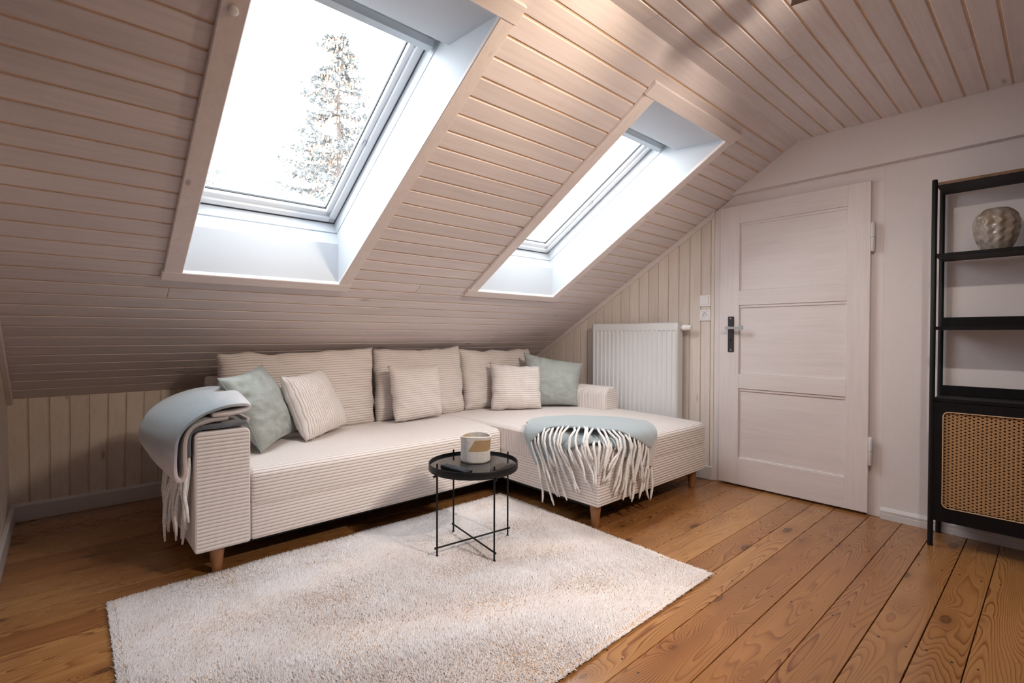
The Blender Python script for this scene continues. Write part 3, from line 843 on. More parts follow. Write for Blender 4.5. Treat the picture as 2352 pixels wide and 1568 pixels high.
# ---- cushions from four corners
def pillow(name, TL, TR, BR, BL, T, mat, n=26, p=2.4, q=0.55, rib='v', wr=0.006, seed=0, pinch=0.05, ew=0.0):
    TL, TR, BR, BL = map(Vector, (TL, TR, BR, BL))
    wv = ((TR - TL).length + (BR - BL).length) / 2; hv = ((TL - BL).length + (TR - BR).length) / 2
    nrm = ((TR - TL) + (BR - BL)).cross((TL - BL) + (TR - BR)).normalized()
    V = []; idx = {}
    def pos(i, j, side):
        u = -1 + 2 * i / n; v = -1 + 2 * j / n
        # squeeze the middle of the edges so the corners stick out
        uu = u * (1 - pinch * (1 - v * v) * abs(u) ** 3)
        vv = v * (1 - pinch * (1 - u * u) * abs(v) ** 3)
        if ew:
            uu += ew * mnoise.noise(Vector((v * 3.5, seed * 3.3, 1))) * abs(u) ** 4 * (2 / wv)
            vv += ew * (mnoise.noise(Vector((u * 4.0, seed * 5.1, 2))) + .8 * abs(u) ** 3 - .5) * abs(v) ** 4 * (2 / hv)
        a, b = (uu + 1) / 2, (vv + 1) / 2
        P = (BL * (1 - a) + BR * a) * (1 - b) + (TL * (1 - a) + TR * a) * b
        t = max(0.0, (1 - abs(u) ** p) * (1 - abs(v) ** p)) ** q
        e = Vector((u * 2.1 + seed * 7.3, v * 2.1, seed + side * 3.1))
        w_ = mnoise.noise(e * 1.3) * 0.5 + mnoise.noise(e * 3.1) * 0.3
        ed = max(abs(u), abs(v))
        w2 = mnoise.noise(Vector((u * 7 + seed, v * 7, side * 5.0))) * max(0, min(1, (ed - .45) / .4)) * (1 if ed < .97 else 0)
        return P + nrm * side * (T / 2 * t + (w_ * wr * 2.0 + w2 * wr * 1.6) * t)
    F, UV = [], []
    for side in (1, -1):
        for i in range(n + 1):
            for j in range(n + 1):
                border = i in (0, n) or j in (0, n)
                if side == -1 and border: idx[(-1, i, j)] = idx[(1, i, j)]; continue
                idx[(side, i, j)] = len(V); V.append(pos(i, j, side if not border else 0))
        for i in range(n):
            for j in range(n):
                cor = [(i, j), (i + 1, j), (i + 1, j + 1), (i, j + 1)]
                if side == -1: cor = cor[::-1]
                F.append(tuple(idx[(side, a, b)] for a, b in cor))
                if rib == 'v': UV.append([(a / n * wv, b / n * hv) for a, b in cor])
                else: UV.append([(b / n * hv, a / n * wv) for a, b in cor])
    o = from_py(name, V, F, mat, None, smooth=True, uv=UV)
    return o
def piping(o_parent, pts, r, mat): return tube('piping', pts, r, mat, o_parent, 6)

bc = dict(ew=.016, n=38, p=4.2, q=0.45, pinch=0.022, wr=0.013)
tag(pillow('back_cushion', (0.628, 3.165, .922), (1.570, 3.165, .938), (1.560, 3.10, .432), (0.622, 3.10, .432), .19, M_CORD, seed=1, **bc),
    'widest cream corduroy back cushion, at the left end of the sofa back', 'cushion', 'back cushions of the corner sofa')
tag(pillow('back_cushion', (1.566, 3.165, .928), (2.290, 3.165, .936), (2.305, 3.10, .430), (1.562, 3.10, .432), .19, M_CORD, seed=2, **bc),
    'middle cream corduroy back cushion, behind the single small cushion standing straight', 'cushion', 'back cushions of the corner sofa')
tag(pillow('back_cushion', (2.288, 3.165, .918), (3.062, 3.165, .905), (3.062, 3.10, .440), (2.310, 3.10, .440), .19, M_CORD, seed=3, **bc),
    'right cream corduroy back cushion, behind the right sage pillow above the chaise', 'cushion', 'back cushions of the corner sofa')

c = pillow('sage_pillow', (.515, 2.55, .832), (.795, 2.90, .868), (.985, 2.93, .470), (.712, 2.60, .452), .17, M_VELVET, n=36, p=2.2, q=.5, wr=.012, seed=4, pinch=.09)
tag(c, 'sage green velvet pillow leaning on the left armrest beside the folded blanket', 'pillow', 'sage velvet pillows')
piping(c, [Vector((.515, 2.55, .832)).lerp(Vector((.712, 2.60, .452)), t) + Vector((.010, .004, 0)) * math.sin(PI * t) * 2 for t in [k / 12 for k in range(13)]], .0022, M_VELVET)
c = pillow('sage_pillow', (2.80, 2.955, .888), (3.165, 2.63, .800), (3.066, 2.60, .462), (2.745, 2.88, .452), .16, M_VELVET, n=36, p=2.2, q=.5, wr=.011, seed=5, pinch=.08)
tag(c, 'sage green velvet pillow leaning on the right armrest at the back of the chaise', 'pillow', 'sage velvet pillows')
sc_ = dict(ew=.010, n=30, p=3.2, q=0.5, pinch=0.045, wr=0.009)
tag(pillow('corduroy_pillow', (.850, 2.76, .805), (1.130, 2.95, .825), (1.290, 2.93, .478), (.958, 2.70, .455), .15, M_CORDS, rib='u', seed=6, **sc_),
    'small tilted cream corduroy pillow with upright ribs, leaning on the left sage pillow', 'pillow', 'small corduroy pillows')
tag(pillow('corduroy_pillow', (1.590, 2.98, .822), (1.995, 3.0, .818), (1.985, 2.93, .466), (1.597, 2.90, .458), .14, M_CORDS, seed=7, **sc_),
    'small cream corduroy pillow standing straight in front of the middle back cushion', 'pillow', 'small corduroy pillows')
tag(pillow('corduroy_pillow', (2.47, 2.98, .812), (2.80, 2.76, .785), (2.765, 2.71, .458), (2.425, 2.92, .455), .14, M_CORDS, seed=8, **sc_),
    'small cream corduroy pillow standing on the chaise, touching the right sage pillow', 'pillow', 'small corduroy pillows')

def soften(o):
    md = o.modifiers.new('soften', 'SUBSURF'); md.levels = 1; md.render_levels = 1
# ---- blanket folded over the left armrest
def smooth_path(pts, n):
    """Catmull-Rom resample"""
    P = [np.array(p, float) for p in pts]
    P = [2 * P[0] - P[1]] + P + [2 * P[-1] - P[-2]]
    out = []
    segs = len(P) - 3
    for k in range(n + 1):
        t = k / n * segs
        i = min(int(t), segs - 1); t -= i
        p0, p1, p2, p3 = P[i:i + 4]
        out.append(0.5 * ((2 * p1) + (-p0 + p2) * t + (2 * p0 - 5 * p1 + 4 * p2 - p3) * t * t + (-p0 + 3 * p1 - 3 * p2 + p3) * t ** 3))
    return out
def thick_sheet(name, rows, thick, mat, parent, uvx=None):
    """rows: list of lists of Vector; gives the sheet a thickness along its normals"""
    R, Cn = len(rows), len(rows[0])
    G = np.array([[tuple(p) for p in r] for r in rows])
    du = np.gradient(G, axis=0); dv = np.gradient(G, axis=1)
    nn = np.cross(du, dv); nn /= (np.linalg.norm(nn, axis=2, keepdims=True) + 1e-9)
    A = G + nn * thick / 2; B = G - nn * thick / 2
    V = list(A.reshape(-1, 3)) + list(B.reshape(-1, 3))
    F, UV = [], []
    o = R * Cn
    ux = lambda j: (uvx[j] if uvx is not None else j / (Cn - 1))
    def q(a, b, c_, d, js, is_):
        F.append((a, b, c_, d)); UV.append([(ux(j), i / (R - 1)) for i, j in zip(is_, js)])
    for i in range(R - 1):
        for j in range(Cn - 1):
            a, b, c_, d = i * Cn + j, i * Cn + j + 1, (i + 1) * Cn + j + 1, (i + 1) * Cn + j
            q(a, b, c_, d, (j, j + 1, j + 1, j), (i, i, i + 1, i + 1))
            q(o + d, o + c_, o + b, o + a, (j, j + 1, j + 1, j), (i + 1, i + 1, i, i))
    for i in range(R - 1):
        for j in (0, Cn - 1):
            a, d = i * Cn + j, (i + 1) * Cn + j
            q(a, d, o + d, o + a, (j, j, j, j), (i, i + 1, i + 1, i))
    for j in range(Cn - 1):
        for i in (0, R - 1):
            a, b = i * Cn + j, i * Cn + j + 1
            q(a, b, o + b, o + a, (j, j + 1, j + 1, j), (i, i, i, i))
    ob = from_py(name, V, F, mat, parent, uv=UV)
    bm = bmesh.new(); bm.from_mesh(ob.data); bmesh.ops.recalc_face_normals(bm, faces=bm.faces); bm.to_mesh(ob.data); bm.free()
    smooth_by_angle(ob, 60)
    return ob
throw1 = tag(empty('folded_blanket', (.45, 2.6, .62)), 'thick pale blue and cream fringed blanket folded over the left armrest of the sofa', 'blanket')
outer_pts = [(.46, .688), (.55, .6915), (.590, .694), (.604, .708), (.586, .722), (.52, .722), (.44, .697), (.375, .652), (.345, .60), (.336, .53), (.336, .465), (.345, .436), (.360, .436), (.368, .465), (.366, .53), (.370, .60), (.396, .648), (.46, .668), (.53, .674)]
NP = 64
base_path = smooth_path(outer_pts, NP)
rows = []
NR = 22
for i in range(NR + 1):
    t = i / NR
    yv = 2.382 + 0.60 * t
    r = []
    blg = math.sin(PI * min(1, t * 1.10)) ** 0.8 if t < .9 else math.sin(PI * .99) ** .8
    for k, (px, pz) in enumerate(base_path):
        f = k / NP
        out = max(0, math.sin(PI * min(1, max(0, (f - 0.22) / 0.36))))      # outer side lobe
        top = max(0, math.sin(PI * min(1, max(0, (f - 0.05) / 0.42))))
        bot = max(0, math.sin(PI * min(1, max(0, (f - 0.42) / 0.30))))
        x_ = px - 0.085 * blg * out - 0.03 * blg * bot
        z_ = pz + 0.045 * blg * top + 0.075 * t * bot
        wv = mnoise.noise(Vector((px * 9, yv * 5, pz * 9))) * 0.007
        r.append((x_ + wv, yv + 0.10 * t * out + 0.03 * math.sin(f * 9) * t, z_ + wv))
    rows.append(r)
soften(thick_sheet('outer_fold', rows, 0.020, M_WOOL_ARM, throw1, uvx=np.linspace(0, 1, NP + 1)))
dark_pts = [(.604, .664), (.596, .646), (.56, .6395), (.48, .6385), (.425, .6370), (.388, .622), (.381, .58), (.3815, .52)]
dp = smooth_path(dark_pts, 30)
rows = []
for i in range(15):
    t = i / 14
    yv = 2.386 + 0.53 * t
    rows.append([(px - .002 * math.sin(t * 20), yv, pz + (mnoise.noise(Vector((px * 12, yv * 9, 3))) * .003 if k > 3 else 0)) for k, (px, pz) in enumerate(dp)])
soften(thick_sheet('lining_fold', rows, 0.020, M_WOOL_DARK, throw1, uvx=np.linspace(0, 1, 31)))
# fringe along its hanging edge
def strand(name, pts, parent, r=0.0075):
    bm = bmesh.new()
    n = len(pts)
    rad = [r * (0.75 if k == 0 else 1.0 if k < n - 1 else 0.55) * random.uniform(.9, 1.1) for k in range(n)]
    tube_into(bm, pts, rad, 6)
    bmesh.ops.recalc_face_normals(bm, faces=bm.faces)
    return bm_obj(name, bm, M_FRINGE, parent, smooth=True)
for k in range(26):
    t = k / 25
    yv = 2.405 + 0.51 * t
    ln = random.uniform(.24, .40)
    z0 = 0.535
    xo = 0.378 - random.uniform(0, .045) * (0.3 + math.sin(PI * t))
    dy = random.uniform(-.05, .05)
    pts = []
    for q in range(6):
        f = q / 5
        pts.append((0.381 + (xo - 0.381) * min(1, f * 1.6) + .006 * math.sin(f * 7 + k), yv + dy * f + .005 * math.sin(f * 8 + 2 * k), z0 - ln * f))
    strand('fringe_strand', pts, throw1)

# ---- fringed throw over the chaise corner
TOPZ = 0.452
CXL, CYF = 2.066, 1.609
def drape(px, py, off):
    """lay the unfolded point (px, py) on the chaise: what sticks out past its two edges hangs down"""
    ox, oy = max(0.0, CXL + .02 - px), max(0.0, CYF + .02 - py)
    over = math.hypot(ox, oy)
    R_ = 0.035
    if over <= 0: return Vector((px, py, TOPZ + off))
    dx, dy = ox / over, oy / over
    arc = R_ * PI / 2
    if over < arc:
        a = over / R_
        hz, vt = R_ * math.sin(a), R_ * (1 - math.cos(a))
        nh, nv = math.sin(a), math.cos(a)
    else:
        hz, vt = R_, R_ + (over - arc)
        nh, nv = 1.0, 0.0
    bx = max(px, CXL + .02) - dx * (hz - 0.014) - dx * nh * off
    by = max(py, CYF + .02) - dy * (hz - 0.014) - dy * nh * off
    return Vector((bx, by, TOPZ - vt + nv * off))
def poly_at(P, t):
    P = np.array(P, float)
    L_ = np.r_[0, np.cumsum(np.linalg.norm(np.diff(P, axis=0), axis=1))]
    s = t * L_[-1]
    return np.array([np.interp(s, L_, P[:, k]) for k in range(2)])
throw2 = tag(empty('fringed_throw', (2.3, 1.8, .45)), 'blue grey wool throw with long cream fringes over the front corner of the chaise', 'blanket')
FAR = [(2.13, 2.22), (2.22, 2.265), (2.32, 2.25), (2.43, 2.12), (2.53, 1.95), (2.64, 1.85), (2.69, 1.73), (2.61, 1.61)]
HEM1 = [(2.015, 2.09), (2.05, 2.03), (2.085, 1.97), (2.13, 1.89), (2.165, 1.80), (2.19, 1.70), (2.24, 1.63), (2.30, 1.60), (2.42, 1.575), (2.485, 1.545)]
HEM2 = [(1.88, 2.06), (1.94, 1.93), (2.00, 1.84), (2.04, 1.76), (2.065, 1.665), (2.12, 1.615), (2.20, 1.575), (2.30, 1.505), (2.44, 1.445), (2.56, 1.42)]
def heap(u): return .030 * math.sin(PI * min(1, max(0, u))) ** 1.3
def throw_layer(name, far, hem, off, thick, nu, nv, mat, puff, rise=0.0):
    rows = []
    for i in range(nv + 1):
        v = i / nv
        r = []
        for k in range(nu + 1):
            u = k / nu
            a = poly_at(far, u); b = poly_at(hem, u)
            p = a * (1 - v) + b * v
            bump_ = puff * (math.sin(PI * min(1, v * 1.0)) ** .7) * (.6 + .4 * math.sin(u * 9 + 1)) + mnoise.noise(Vector((u * 6, v * 3, off * 100))) * .005
            r.append(tuple(drape(p[0], p[1], off + bump_ + rise * heap(u))))
        rows.append(r)
    o_ = thick_sheet(name, rows, thick, mat, throw2, uvx=np.linspace(0, 1, nu + 1))
    soften(o_)
    return o_
throw_layer('under_layer', FAR, HEM2, .012, .012, 40, 24, M_WOOL_BLUE, .002)
throw_layer('upper_layer', [(x_ - .004, y_ - .004) for x_, y_ in FAR[:-1]] + [(2.60, 1.60)], HEM1, .030, .016, 40, 18, M_WOOL_BLUE2, .012, 1.0)
def throw_strands(hem, n, off, lo, hi, corner, dirw, lf=lambda t: 1.0, rise=0.0):
    for k in range(n):
        t = (k + .5 + random.uniform(-.25, .25)) / n
        p = poly_at(hem, t)
        a = poly_at(hem, max(0, t - .03)); b = poly_at(hem, min(1, t + .03))
        tg = (b - a) / (np.linalg.norm(b - a) + 1e-9)
        nr = np.array([tg[1], -tg[0]])
        if nr @ (np.array(corner) - p) < 0 and abs(nr @ (np.array(corner) - p)) > .03: nr = -nr
        d = nr * .55 + np.array(dirw(t)) + np.array([random.uniform(-.22, .22), random.uniform(-.22, .22)])
        d /= np.linalg.norm(d)
        ln = random.uniform(lo, hi) * lf(t)
        side = np.array([-d[1], d[0]])
        ph, am = random.uniform(0, 6), random.uniform(.004, .014)
        pts = []
        for q in range(9):
            f = q / 8
            pp = p - d * .008 + d * ln * f + side * am * math.sin(f * 6 + ph) * f ** .5
            pts.append(drape(pp[0], pp[1], off + rise * heap(t) * (1 - .5 * f) + .004 * math.sin(ph + f * 5)))
        strand('fringe_strand', pts, throw2, .0070)
dirw = lambda t: (-1.0 + 1.1 * t, -.25 - .75 * t)
throw_strands(HEM1, 27, .030, .20, .28, (2.0, 1.5), dirw, rise=1.0)
throw_strands(HEM2, 28, .013, .15, .21, (1.6, 1.1), dirw, lambda t: 1.35 - .35 * t)

# ---- rug
rug = tag(empty('shag_rug', (1.1, 1.7, 0)), 'large cream shaggy rug on the floorboards in front of the sofa', 'rug')
RC = [Vector((0.118, 2.418)), Vector((2.078, 2.405)), Vector((2.055, 0.995)), Vector((0.105, 0.985))]
def rug_pt(u, v):
    return (RC[0] * (1 - u) + RC[1] * u) * (1 - v) + (RC[3] * (1 - u) + RC[2] * u) * v
hexobj('rug_backing', [(*(RC[3] + Vector((.01, .01))), .001), (*(RC[2] + Vector((-.01, .01))), .001), (*(RC[1] + Vector((-.01, -.01))), .001), (*(RC[0] + Vector((.01, -.01))), .001),
                       (*RC[3], .009), (*RC[2], .009), (*RC[1], .009), (*RC[0], .009)], M_RUGBACK, rug)
def rug_pile():
    nb = 210000
    u = rng.random(nb); v = rng.random(nb)
    e = 6000                                                  # extra tufts along the rim
    side = rng.integers(0, 4, e); tt = rng.random(e); ein = rng.random(e) * .006
    ue = np.where(side == 0, ein, np.where(side == 1, 1 - ein, tt)); ve = np.where(side == 2, ein, np.where(side == 3, 1 - ein, tt))
    u = np.r_[u, ue]; v = np.r_[v, ve]; nb += e
    R = np.array([[p.x, p.y] for p in RC])
    P = (R[0] * (1 - u)[:, None] + R[1] * u[:, None]) * (1 - v)[:, None] + (R[3] * (1 - u)[:, None] + R[2] * u[:, None]) * v[:, None]
    # the pile leans in broad brushed swathes
    ang = 2.2 * np.sin(P[:, 0] * 3.1 + 1.3 * np.sin(P[:, 1] * 4.2)) + 1.8 * np.sin(P[:, 1] * 5.3 + P[:, 0] * 2.0) + rng.normal(0, .9, nb)
    lean = np.clip(rng.normal(.006, .0035, nb), 0, .016)
    D = np.c_[np.cos(ang), np.sin(ang)]
    h = .0175 + .004 * np.sin(P[:, 0] * 9 + P[:, 1] * 7) * np.sin(P[:, 1] * 11 - P[:, 0] * 4) + rng.normal(0, .0022, nb)
    # rim tufts lean outwards
    rim = np.minimum.reduce([u * 1.96, (1 - u) * 1.96, v * 1.42, (1 - v) * 1.42])
    outw = np.zeros((nb, 2))
    outw[u * 1.96 < .02] += (-1, 0); outw[(1 - u) * 1.96 < .02] += (1, 0); outw[v * 1.42 < .02] += (0, 1); outw[(1 - v) * 1.42 < .02] += (0, -1)
    m = rim < .02
    D[m] = outw[m] * .8 + D[m] * .5
    h = np.where(m, h * .8, h)
    wd = .0032 + .0012 * rng.random(nb)
    th = rng.random(nb) * 2 * PI
    T = np.c_[P + D * lean[:, None], h]
    V = np.empty((nb, 4, 3))
    for k in range(3):
        a = th + 2 * PI * k / 3
        V[:, k, 0] = P[:, 0] + np.cos(a) * wd; V[:, k, 1] = P[:, 1] + np.sin(a) * wd; V[:, k, 2] = .006
    V[:, 3] = T
    b = (np.arange(nb) * 4)[:, None]
    tri = np.concatenate([b + np.array([[0, 1, 3]]), b + np.array([[1, 2, 3]]), b + np.array([[2, 0, 3]])], 1).reshape(-1)
    me = bpy.data.meshes.new('pile')
    nf = nb * 3
    me.vertices.add(nb * 4); me.vertices.foreach_set('co', V.astype(np.float32).ravel())
    me.loops.add(nf * 3); me.loops.foreach_set('vertex_index', tri.astype(np.int32))
    me.polygons.add(nf); me.polygons.foreach_set('loop_start', np.arange(nf, dtype=np.int32) * 3)
    me.polygons.foreach_set('loop_total', np.full(nf, 3, np.int32))
    me.update(calc_edges=True)
    return link('pile', me, M_RUG, rug)
stuff(rug_pile())

# ---- round side table
TC = Vector((1.466, 1.896))
table = tag(empty('side_table', (TC.x, TC.y, 0.012)), 'round black metal tray side table with thin legs, standing on the rug', 'table')
RT = 0.214
lathe('tray', [(0, .388), (RT - .003, .388), (RT, .391), (RT, .421), (RT - .001, .4225), (RT - .004, .4225), (RT - .005, .421), (RT - .005, .4085), (0, .4085)], (TC.x, TC.y, 0), M_BLACK, table, 72)
lathe('glass_top', [(0, .4085), (RT - .006, .4085), (RT - .006, .4115), (0, .4115)], (TC.x, TC.y, 0), M_TABLEGLASS, table, 72)
feet = [(1.272, 1.910), (1.433, 1.704), (1.659, 1.870), (1.489, 2.091)]
for fx, fy in feet:
    d = (Vector((fx, fy)) - TC).normalized()
    p = TC + d * 0.1995
    leg = tube('leg', [(p.x, p.y, .014), (p.x, p.y, .4395)], .0042, M_BLACK, table, 12)
    tube('foot', [(p.x, p.y, .010), (p.x, p.y, .018)], .0062, M_BLACK, leg, 12)
    o_ = TC + d * .215
    tube('bolt', [(p.x, p.y, .383), (o_.x + d.x * .004, o_.y + d.y * .004, .383)], .0052, M_BLACK, leg, 10)
    tube('bolt', [(p.x, p.y, .052), (p.x + d.x * .012, p.y + d.y * .012, .052)], .005, M_BLACK, leg, 10)
for a, b in ((0, 2), (1, 3)):
    da = (Vector(feet[a]) - TC).normalized() * .1995; db = (Vector(feet[b]) - TC).normalized() * .1995
    tube('cross_bar', [(TC.x + da.x, TC.y + da.y, .052), (TC.x + db.x, TC.y + db.y, .052 + .0)], .0040, M_BLACK, table, 10)

# ---- basket on the table
BK = Vector((1.506, 1.930))
basket = tag(empty('woven_basket', (BK.x, BK.y, .412)), 'small round woven basket in cream and tan on the black side table', 'basket')
def make_basket():
    seg, hh, r0 = 64, .122, .0735
    prof_o = [(0.0, .955), (.06, .985), (.2, 1.0), (.5, .99), (.8, 1.005), (.97, 1.03), (1.0, 1.02)]
    V, F, UV = [], [], []
    cam_ang = math.atan2(-BK.y, -BK.x)
    for j, (t, k_) in enumerate(prof_o):
        for i in range(seg + 1):
            a = cam_ang + 2 * PI * (i / seg) - PI
            rr = r0 * k_ * (1 + .012 * math.sin(3 * a + t * 4) + .008 * math.sin(7 * a + 9 * t))
            # a dent on the right, as in a soft wall
            rr *= 1 - .05 * math.exp(-((i / seg - .72) / .05) ** 2) * math.sin(PI * t)
            V.append((BK.x + rr * math.cos(a), BK.y + rr * math.sin(a), .412 + hh * t + .003 * math.sin(2 * a) * t))
    m = len(prof_o)
    for j in range(m - 1):
        for i in range(seg):
            q_ = [(j, i), (j, i + 1), (j + 1, i + 1), (j + 1, i)]
            F.append(tuple(a * (seg + 1) + b for a, b in q_))
            UV.append([((b / seg - .5), prof_o[a][0]) for a, b in q_])
    o = from_py('wall', V, F, M_BASKET, basket, smooth=True, uv=UV)
    md = o.modifiers.new('thick', 'SOLIDIFY'); md.thickness = .006; md.offset = -1
    rim = []
    bm = bmesh.new()
    ring = [Vector(V[(m - 1) * (seg + 1) + i]) for i in range(seg)] 
    cv = [p + Vector((BK.x - p.x, BK.y - p.y, 0)) * .03 for p in ring]
    tube_into(bm, cv + [cv[0], cv[1]], .0042, 8, cap=False)
    bm_obj('rim', bm, plain('basket_rim_cream', (.68, .63, .59), .9, nscale=150, namp=.15, bstr=.4), basket, smooth=True)
    lathe('base', [(0, .006), (r0 * .95, .006), (r0 * .95, .001), (0, .001)], (BK.x, BK.y, .412), M_BASKETIN, basket, 40)
    lathe('inner_lining', [(r0 * .915, .006), (r0 * .925, .06), (r0 * .945, .114)], (BK.x, BK.y, .412), M_BASKETIN, basket, 48)
make_basket()

# ---- remote control
RMC = Vector((1.322, 1.838)); RDIR = Vector((.10, -1.0)).normalized(); RSD = Vector((-RDIR.y, RDIR.x))
remote = tag(empty('remote_control', (RMC.x, RMC.y, .412)), 'slim black remote control lying on the side table beside the basket', 'remote control')
def rquad(l0, l1, w0, w1, z0, z1):
    pts = []
    for z in (z0, z1):
        for l, w_ in ((l0, w0), (l1, w0), (l1, w1), (l0, w1)):
            p = RMC + RDIR * l + RSD * w_
            pts.append((p.x, p.y, z))
    return pts
hexobj('case', rquad(-.088, .088, -.021, .021, .4122, .4285), M_REMOTE, remote, .003)
for i in range(9):
    for j in range(3):
        if i in (3, 4) and j != 1: continue
        l = -.07 + i * .0165
        hexobj('button', rquad(l - .0045, l + .0045, -.012 + j * .012 - .0038, -.012 + j * .012 + .0038, .4283, .4302), M_REMKEY, remote, .0008)

# ---- radiator
RX0, RX1 = 3.335, 3.402
RY0, RY1, RZ0, RZ1 = 1.880, 2.680, 0.225, 1.125
rad = tag(empty('radiator', (3.37, 2.28, .22)), 'white ribbed panel radiator on the panelled wall behind the chaise', 'radiator')
def fluted():
    # front sheet pressed with vertical channels
    nfl = 19
    pitch = (RY1 - RY0 - .035) / nfl
    yl = [RY0]
    prof = []
    for k in range(nfl):
        c_ = RY0 + .0175 + pitch * (k + .5)
        for o_, d_ in ((-.016, 0), (-.010, 1), (.010, 1), (.016, 0)):
            prof.append((c_ + o_, d_))
    prof = [(RY0, 0)] + prof + [(RY1, 0)]
    zl = [(RZ0, 0), (RZ0 + .05, 0), (RZ0 + .062, 1), (RZ1 - .066, 1), (RZ1 - .054, 0), (RZ1 - .008, 0), (RZ1, -.8)]
    V = []; F = []
    for z, a in zl:
        for yv, d_ in prof:
            edge = yv in (RY0, RY1)
            V.append((RX0 + (.008 * d_ * a if a > 0 else 0) + (.006 if a < 0 or edge else 0), yv, z))
    n = len(prof)
    for i in range(len(zl) - 1):
        for k in range(n - 1):
            F.append((i * n + k, (i) * n + k + 1, (i + 1) * n + k + 1, (i + 1) * n + k))
    o = from_py('front_panel', V, F, M_RAD, rad)
    md = o.modifiers.new('thick', 'SOLIDIFY'); md.thickness = .002; md.offset = -1
    smooth_by_angle(o, 25)
fluted()
box('side_cover', RX0 + .006, RX1, RY0, RY0 + .006, RZ0, RZ1, M_RAD, rad, .001)
box('side_cover', RX0 + .006, RX1, RY1 - .006, RY1, RZ0, RZ1, M_RAD, rad, .001)
box('back_panel', RX1 - .012, RX1, RY0 + .006, RY1 - .006, RZ0, RZ1 - .004, M_RAD, rad, .001)
box('bottom_cover', RX0 + .012, RX1 - .012, RY0 + .006, RY1 - .006, RZ0, RZ0 + .006, M_RAD, rad)
for k in range(30):
    yv = RY0 + .03 + k * .0255
    if yv < RY1 - .03: box('top_slat', RX0 + .008, RX1 - .012, yv - .0095, yv + .0095, RZ1 - .004, RZ1, M_RAD, rad)
for yv in (2.0, 2.56): box('wall_bracket', RX1, X1 - .0005, yv - .015, yv + .015, .4, .98, M_RAD, rad)
vz, vx = 1.088, 3.368
tube('valve_body', [(vx, RY0 + .004, vz), (vx, RY0 - .020, vz)], .011, M_SCREW, rad, 16)
tube('valve_head', [(vx, RY0 - .016, vz), (vx, RY0 - .022, vz), (vx, RY0 - .045, vz), (vx, RY0 - .050, vz), (vx, RY0 - .085, vz), (vx, RY0 - .090, vz)], [.012, .021, .022, .0185, .0195, .014], M_PLASTIC, rad, 20)
tube('pipe', [(vx, RY0 - .014, vz), (vx + .03, RY0 - .014, vz), (X1 - .001, RY0 - .012, vz)], .007, M_RAD, rad, 12)

# ---- switch and socket
def plate(name, label, cat, yc, zc, solid=True):
    t = tag(empty(name, (X1 - .001, yc, zc)), label, cat)
    bm = bmesh.new()
    loops = []
    for hw, dx in ((.0405, .0005), (.0405, .009), (.038, .0115), (.0285, .0115), (.0285, .009 if solid else .002)):
        loops.append([bm.verts.new((X1 - dx, yc + a_ * hw, zc + b_ * hw)) for a_, b_ in ((-1, -1), (1, -1), (1, 1), (-1, 1))])
    for p, q in zip(loops, loops[1:]): quad_strip(bm, p, q)
    bm.faces.new(loops[0]); bm.faces.new(loops[-1])
    bmesh.ops.recalc_face_normals(bm, faces=bm.faces)
    bm_obj('frame', bm, M_PLASTIC, t)
    return t
sw = plate('light_switch', 'square white light switch on the panelled wall, directly above the socket', 'light switch', 1.7205, 1.280)
hexobj('rocker', [(X1 - .014, 1.693, 1.2525), (X1 - .010, 1.693, 1.2525), (X1 - .010, 1.748, 1.2525), (X1 - .014, 1.748, 1.2525),
                  (X1 - .0165, 1.693, 1.3075), (X1 - .010, 1.693, 1.3075), (X1 - .010, 1.748, 1.3075), (X1 - .0165, 1.748, 1.3075)], M_PLASTIC, sw, .0012)
so = plate('wall_socket', 'square white power socket with a round recess, below the light switch', 'socket', 1.7205, 1.176, False)
def socket():
    yc, zc = 1.7205, 1.176
    lathe_pts = [(.0265, 0), (.0235, 0), (.0195, -.0), ]
    V, F = [], []
    seg = 28
    # insert face with a round well: rings in the wall plane
    rings = [(.0275, -.0125, True), (.0195, -.0125, False), (.0185, -.003, False), (0.0, -.003, False)]
    for r, dx, sq in rings:
        for k in range(seg):
            a = 2 * PI * k / seg
            if sq:
                m_ = max(abs(math.cos(a)), abs(math.sin(a))); yy_, zz_ = r * math.cos(a) / m_, r * math.sin(a) / m_
            else: yy_, zz_ = r * math.cos(a), r * math.sin(a)
            V.append((X1 + dx, yc + yy_, zc + zz_))
    for i in range(3):
        for k in range(seg):
            F.append((i * seg + k, i * seg + (k + 1) % seg, (i + 1) * seg + (k + 1) % seg, (i + 1) * seg + k))
    f = from_py('insert', V, F, M_PLASTIC, so)
    for dy in (-.0095, .0095):
        tube('pin_hole', [(X1 - .0042, yc + dy, zc), (X1 - .0022, yc + dy, zc)], .0026, M_DARK, so, 10)
    for dz in (-.0165, .0165):
        box('earth_contact', X1 - .0125, X1 - .004, yc - .003, yc + .003, zc + dz - .0012, zc + dz + .0012, M_SCREW, so)
socket()

# ---- bookcase with cane doors
bk = tag(empty('bookcase', (3.29, .03, 0)), 'tall black open bookcase with cane cupboard doors against the right wall', 'bookcase')
BX0, BX1 = 3.172, 3.408
BY1, BY0 = .424, -.385
for px in (BX0, BX1):
    for py in (BY1, BY0):
        tube('post', [(px, py, 0), (px, py, 1.79), (px, py, 1.794)], [.0112, .0112, .009], M_BLACK, bk, 16)
        for zj in (1.005, .15):
            pass
def shelf(zt, th, x0=BX0 + .002, x1=BX1 - .002, mat=M_BLACKW, name='shelf'):
    return box(name, x0, x1, BY0 + .004, BY1 - .004, zt - th, zt, mat, bk, .001)
s1 = shelf(1.779, .016)
box('shelf_edge', BX0 - .0015, BX0 + .002, BY0 + .012, BY1 - .012, 1.7645, 1.778, M_SHELFEDGE, s1)
shelf(1.4325, .016); shelf(1.077, .016)
top = shelf(.7275, .018)
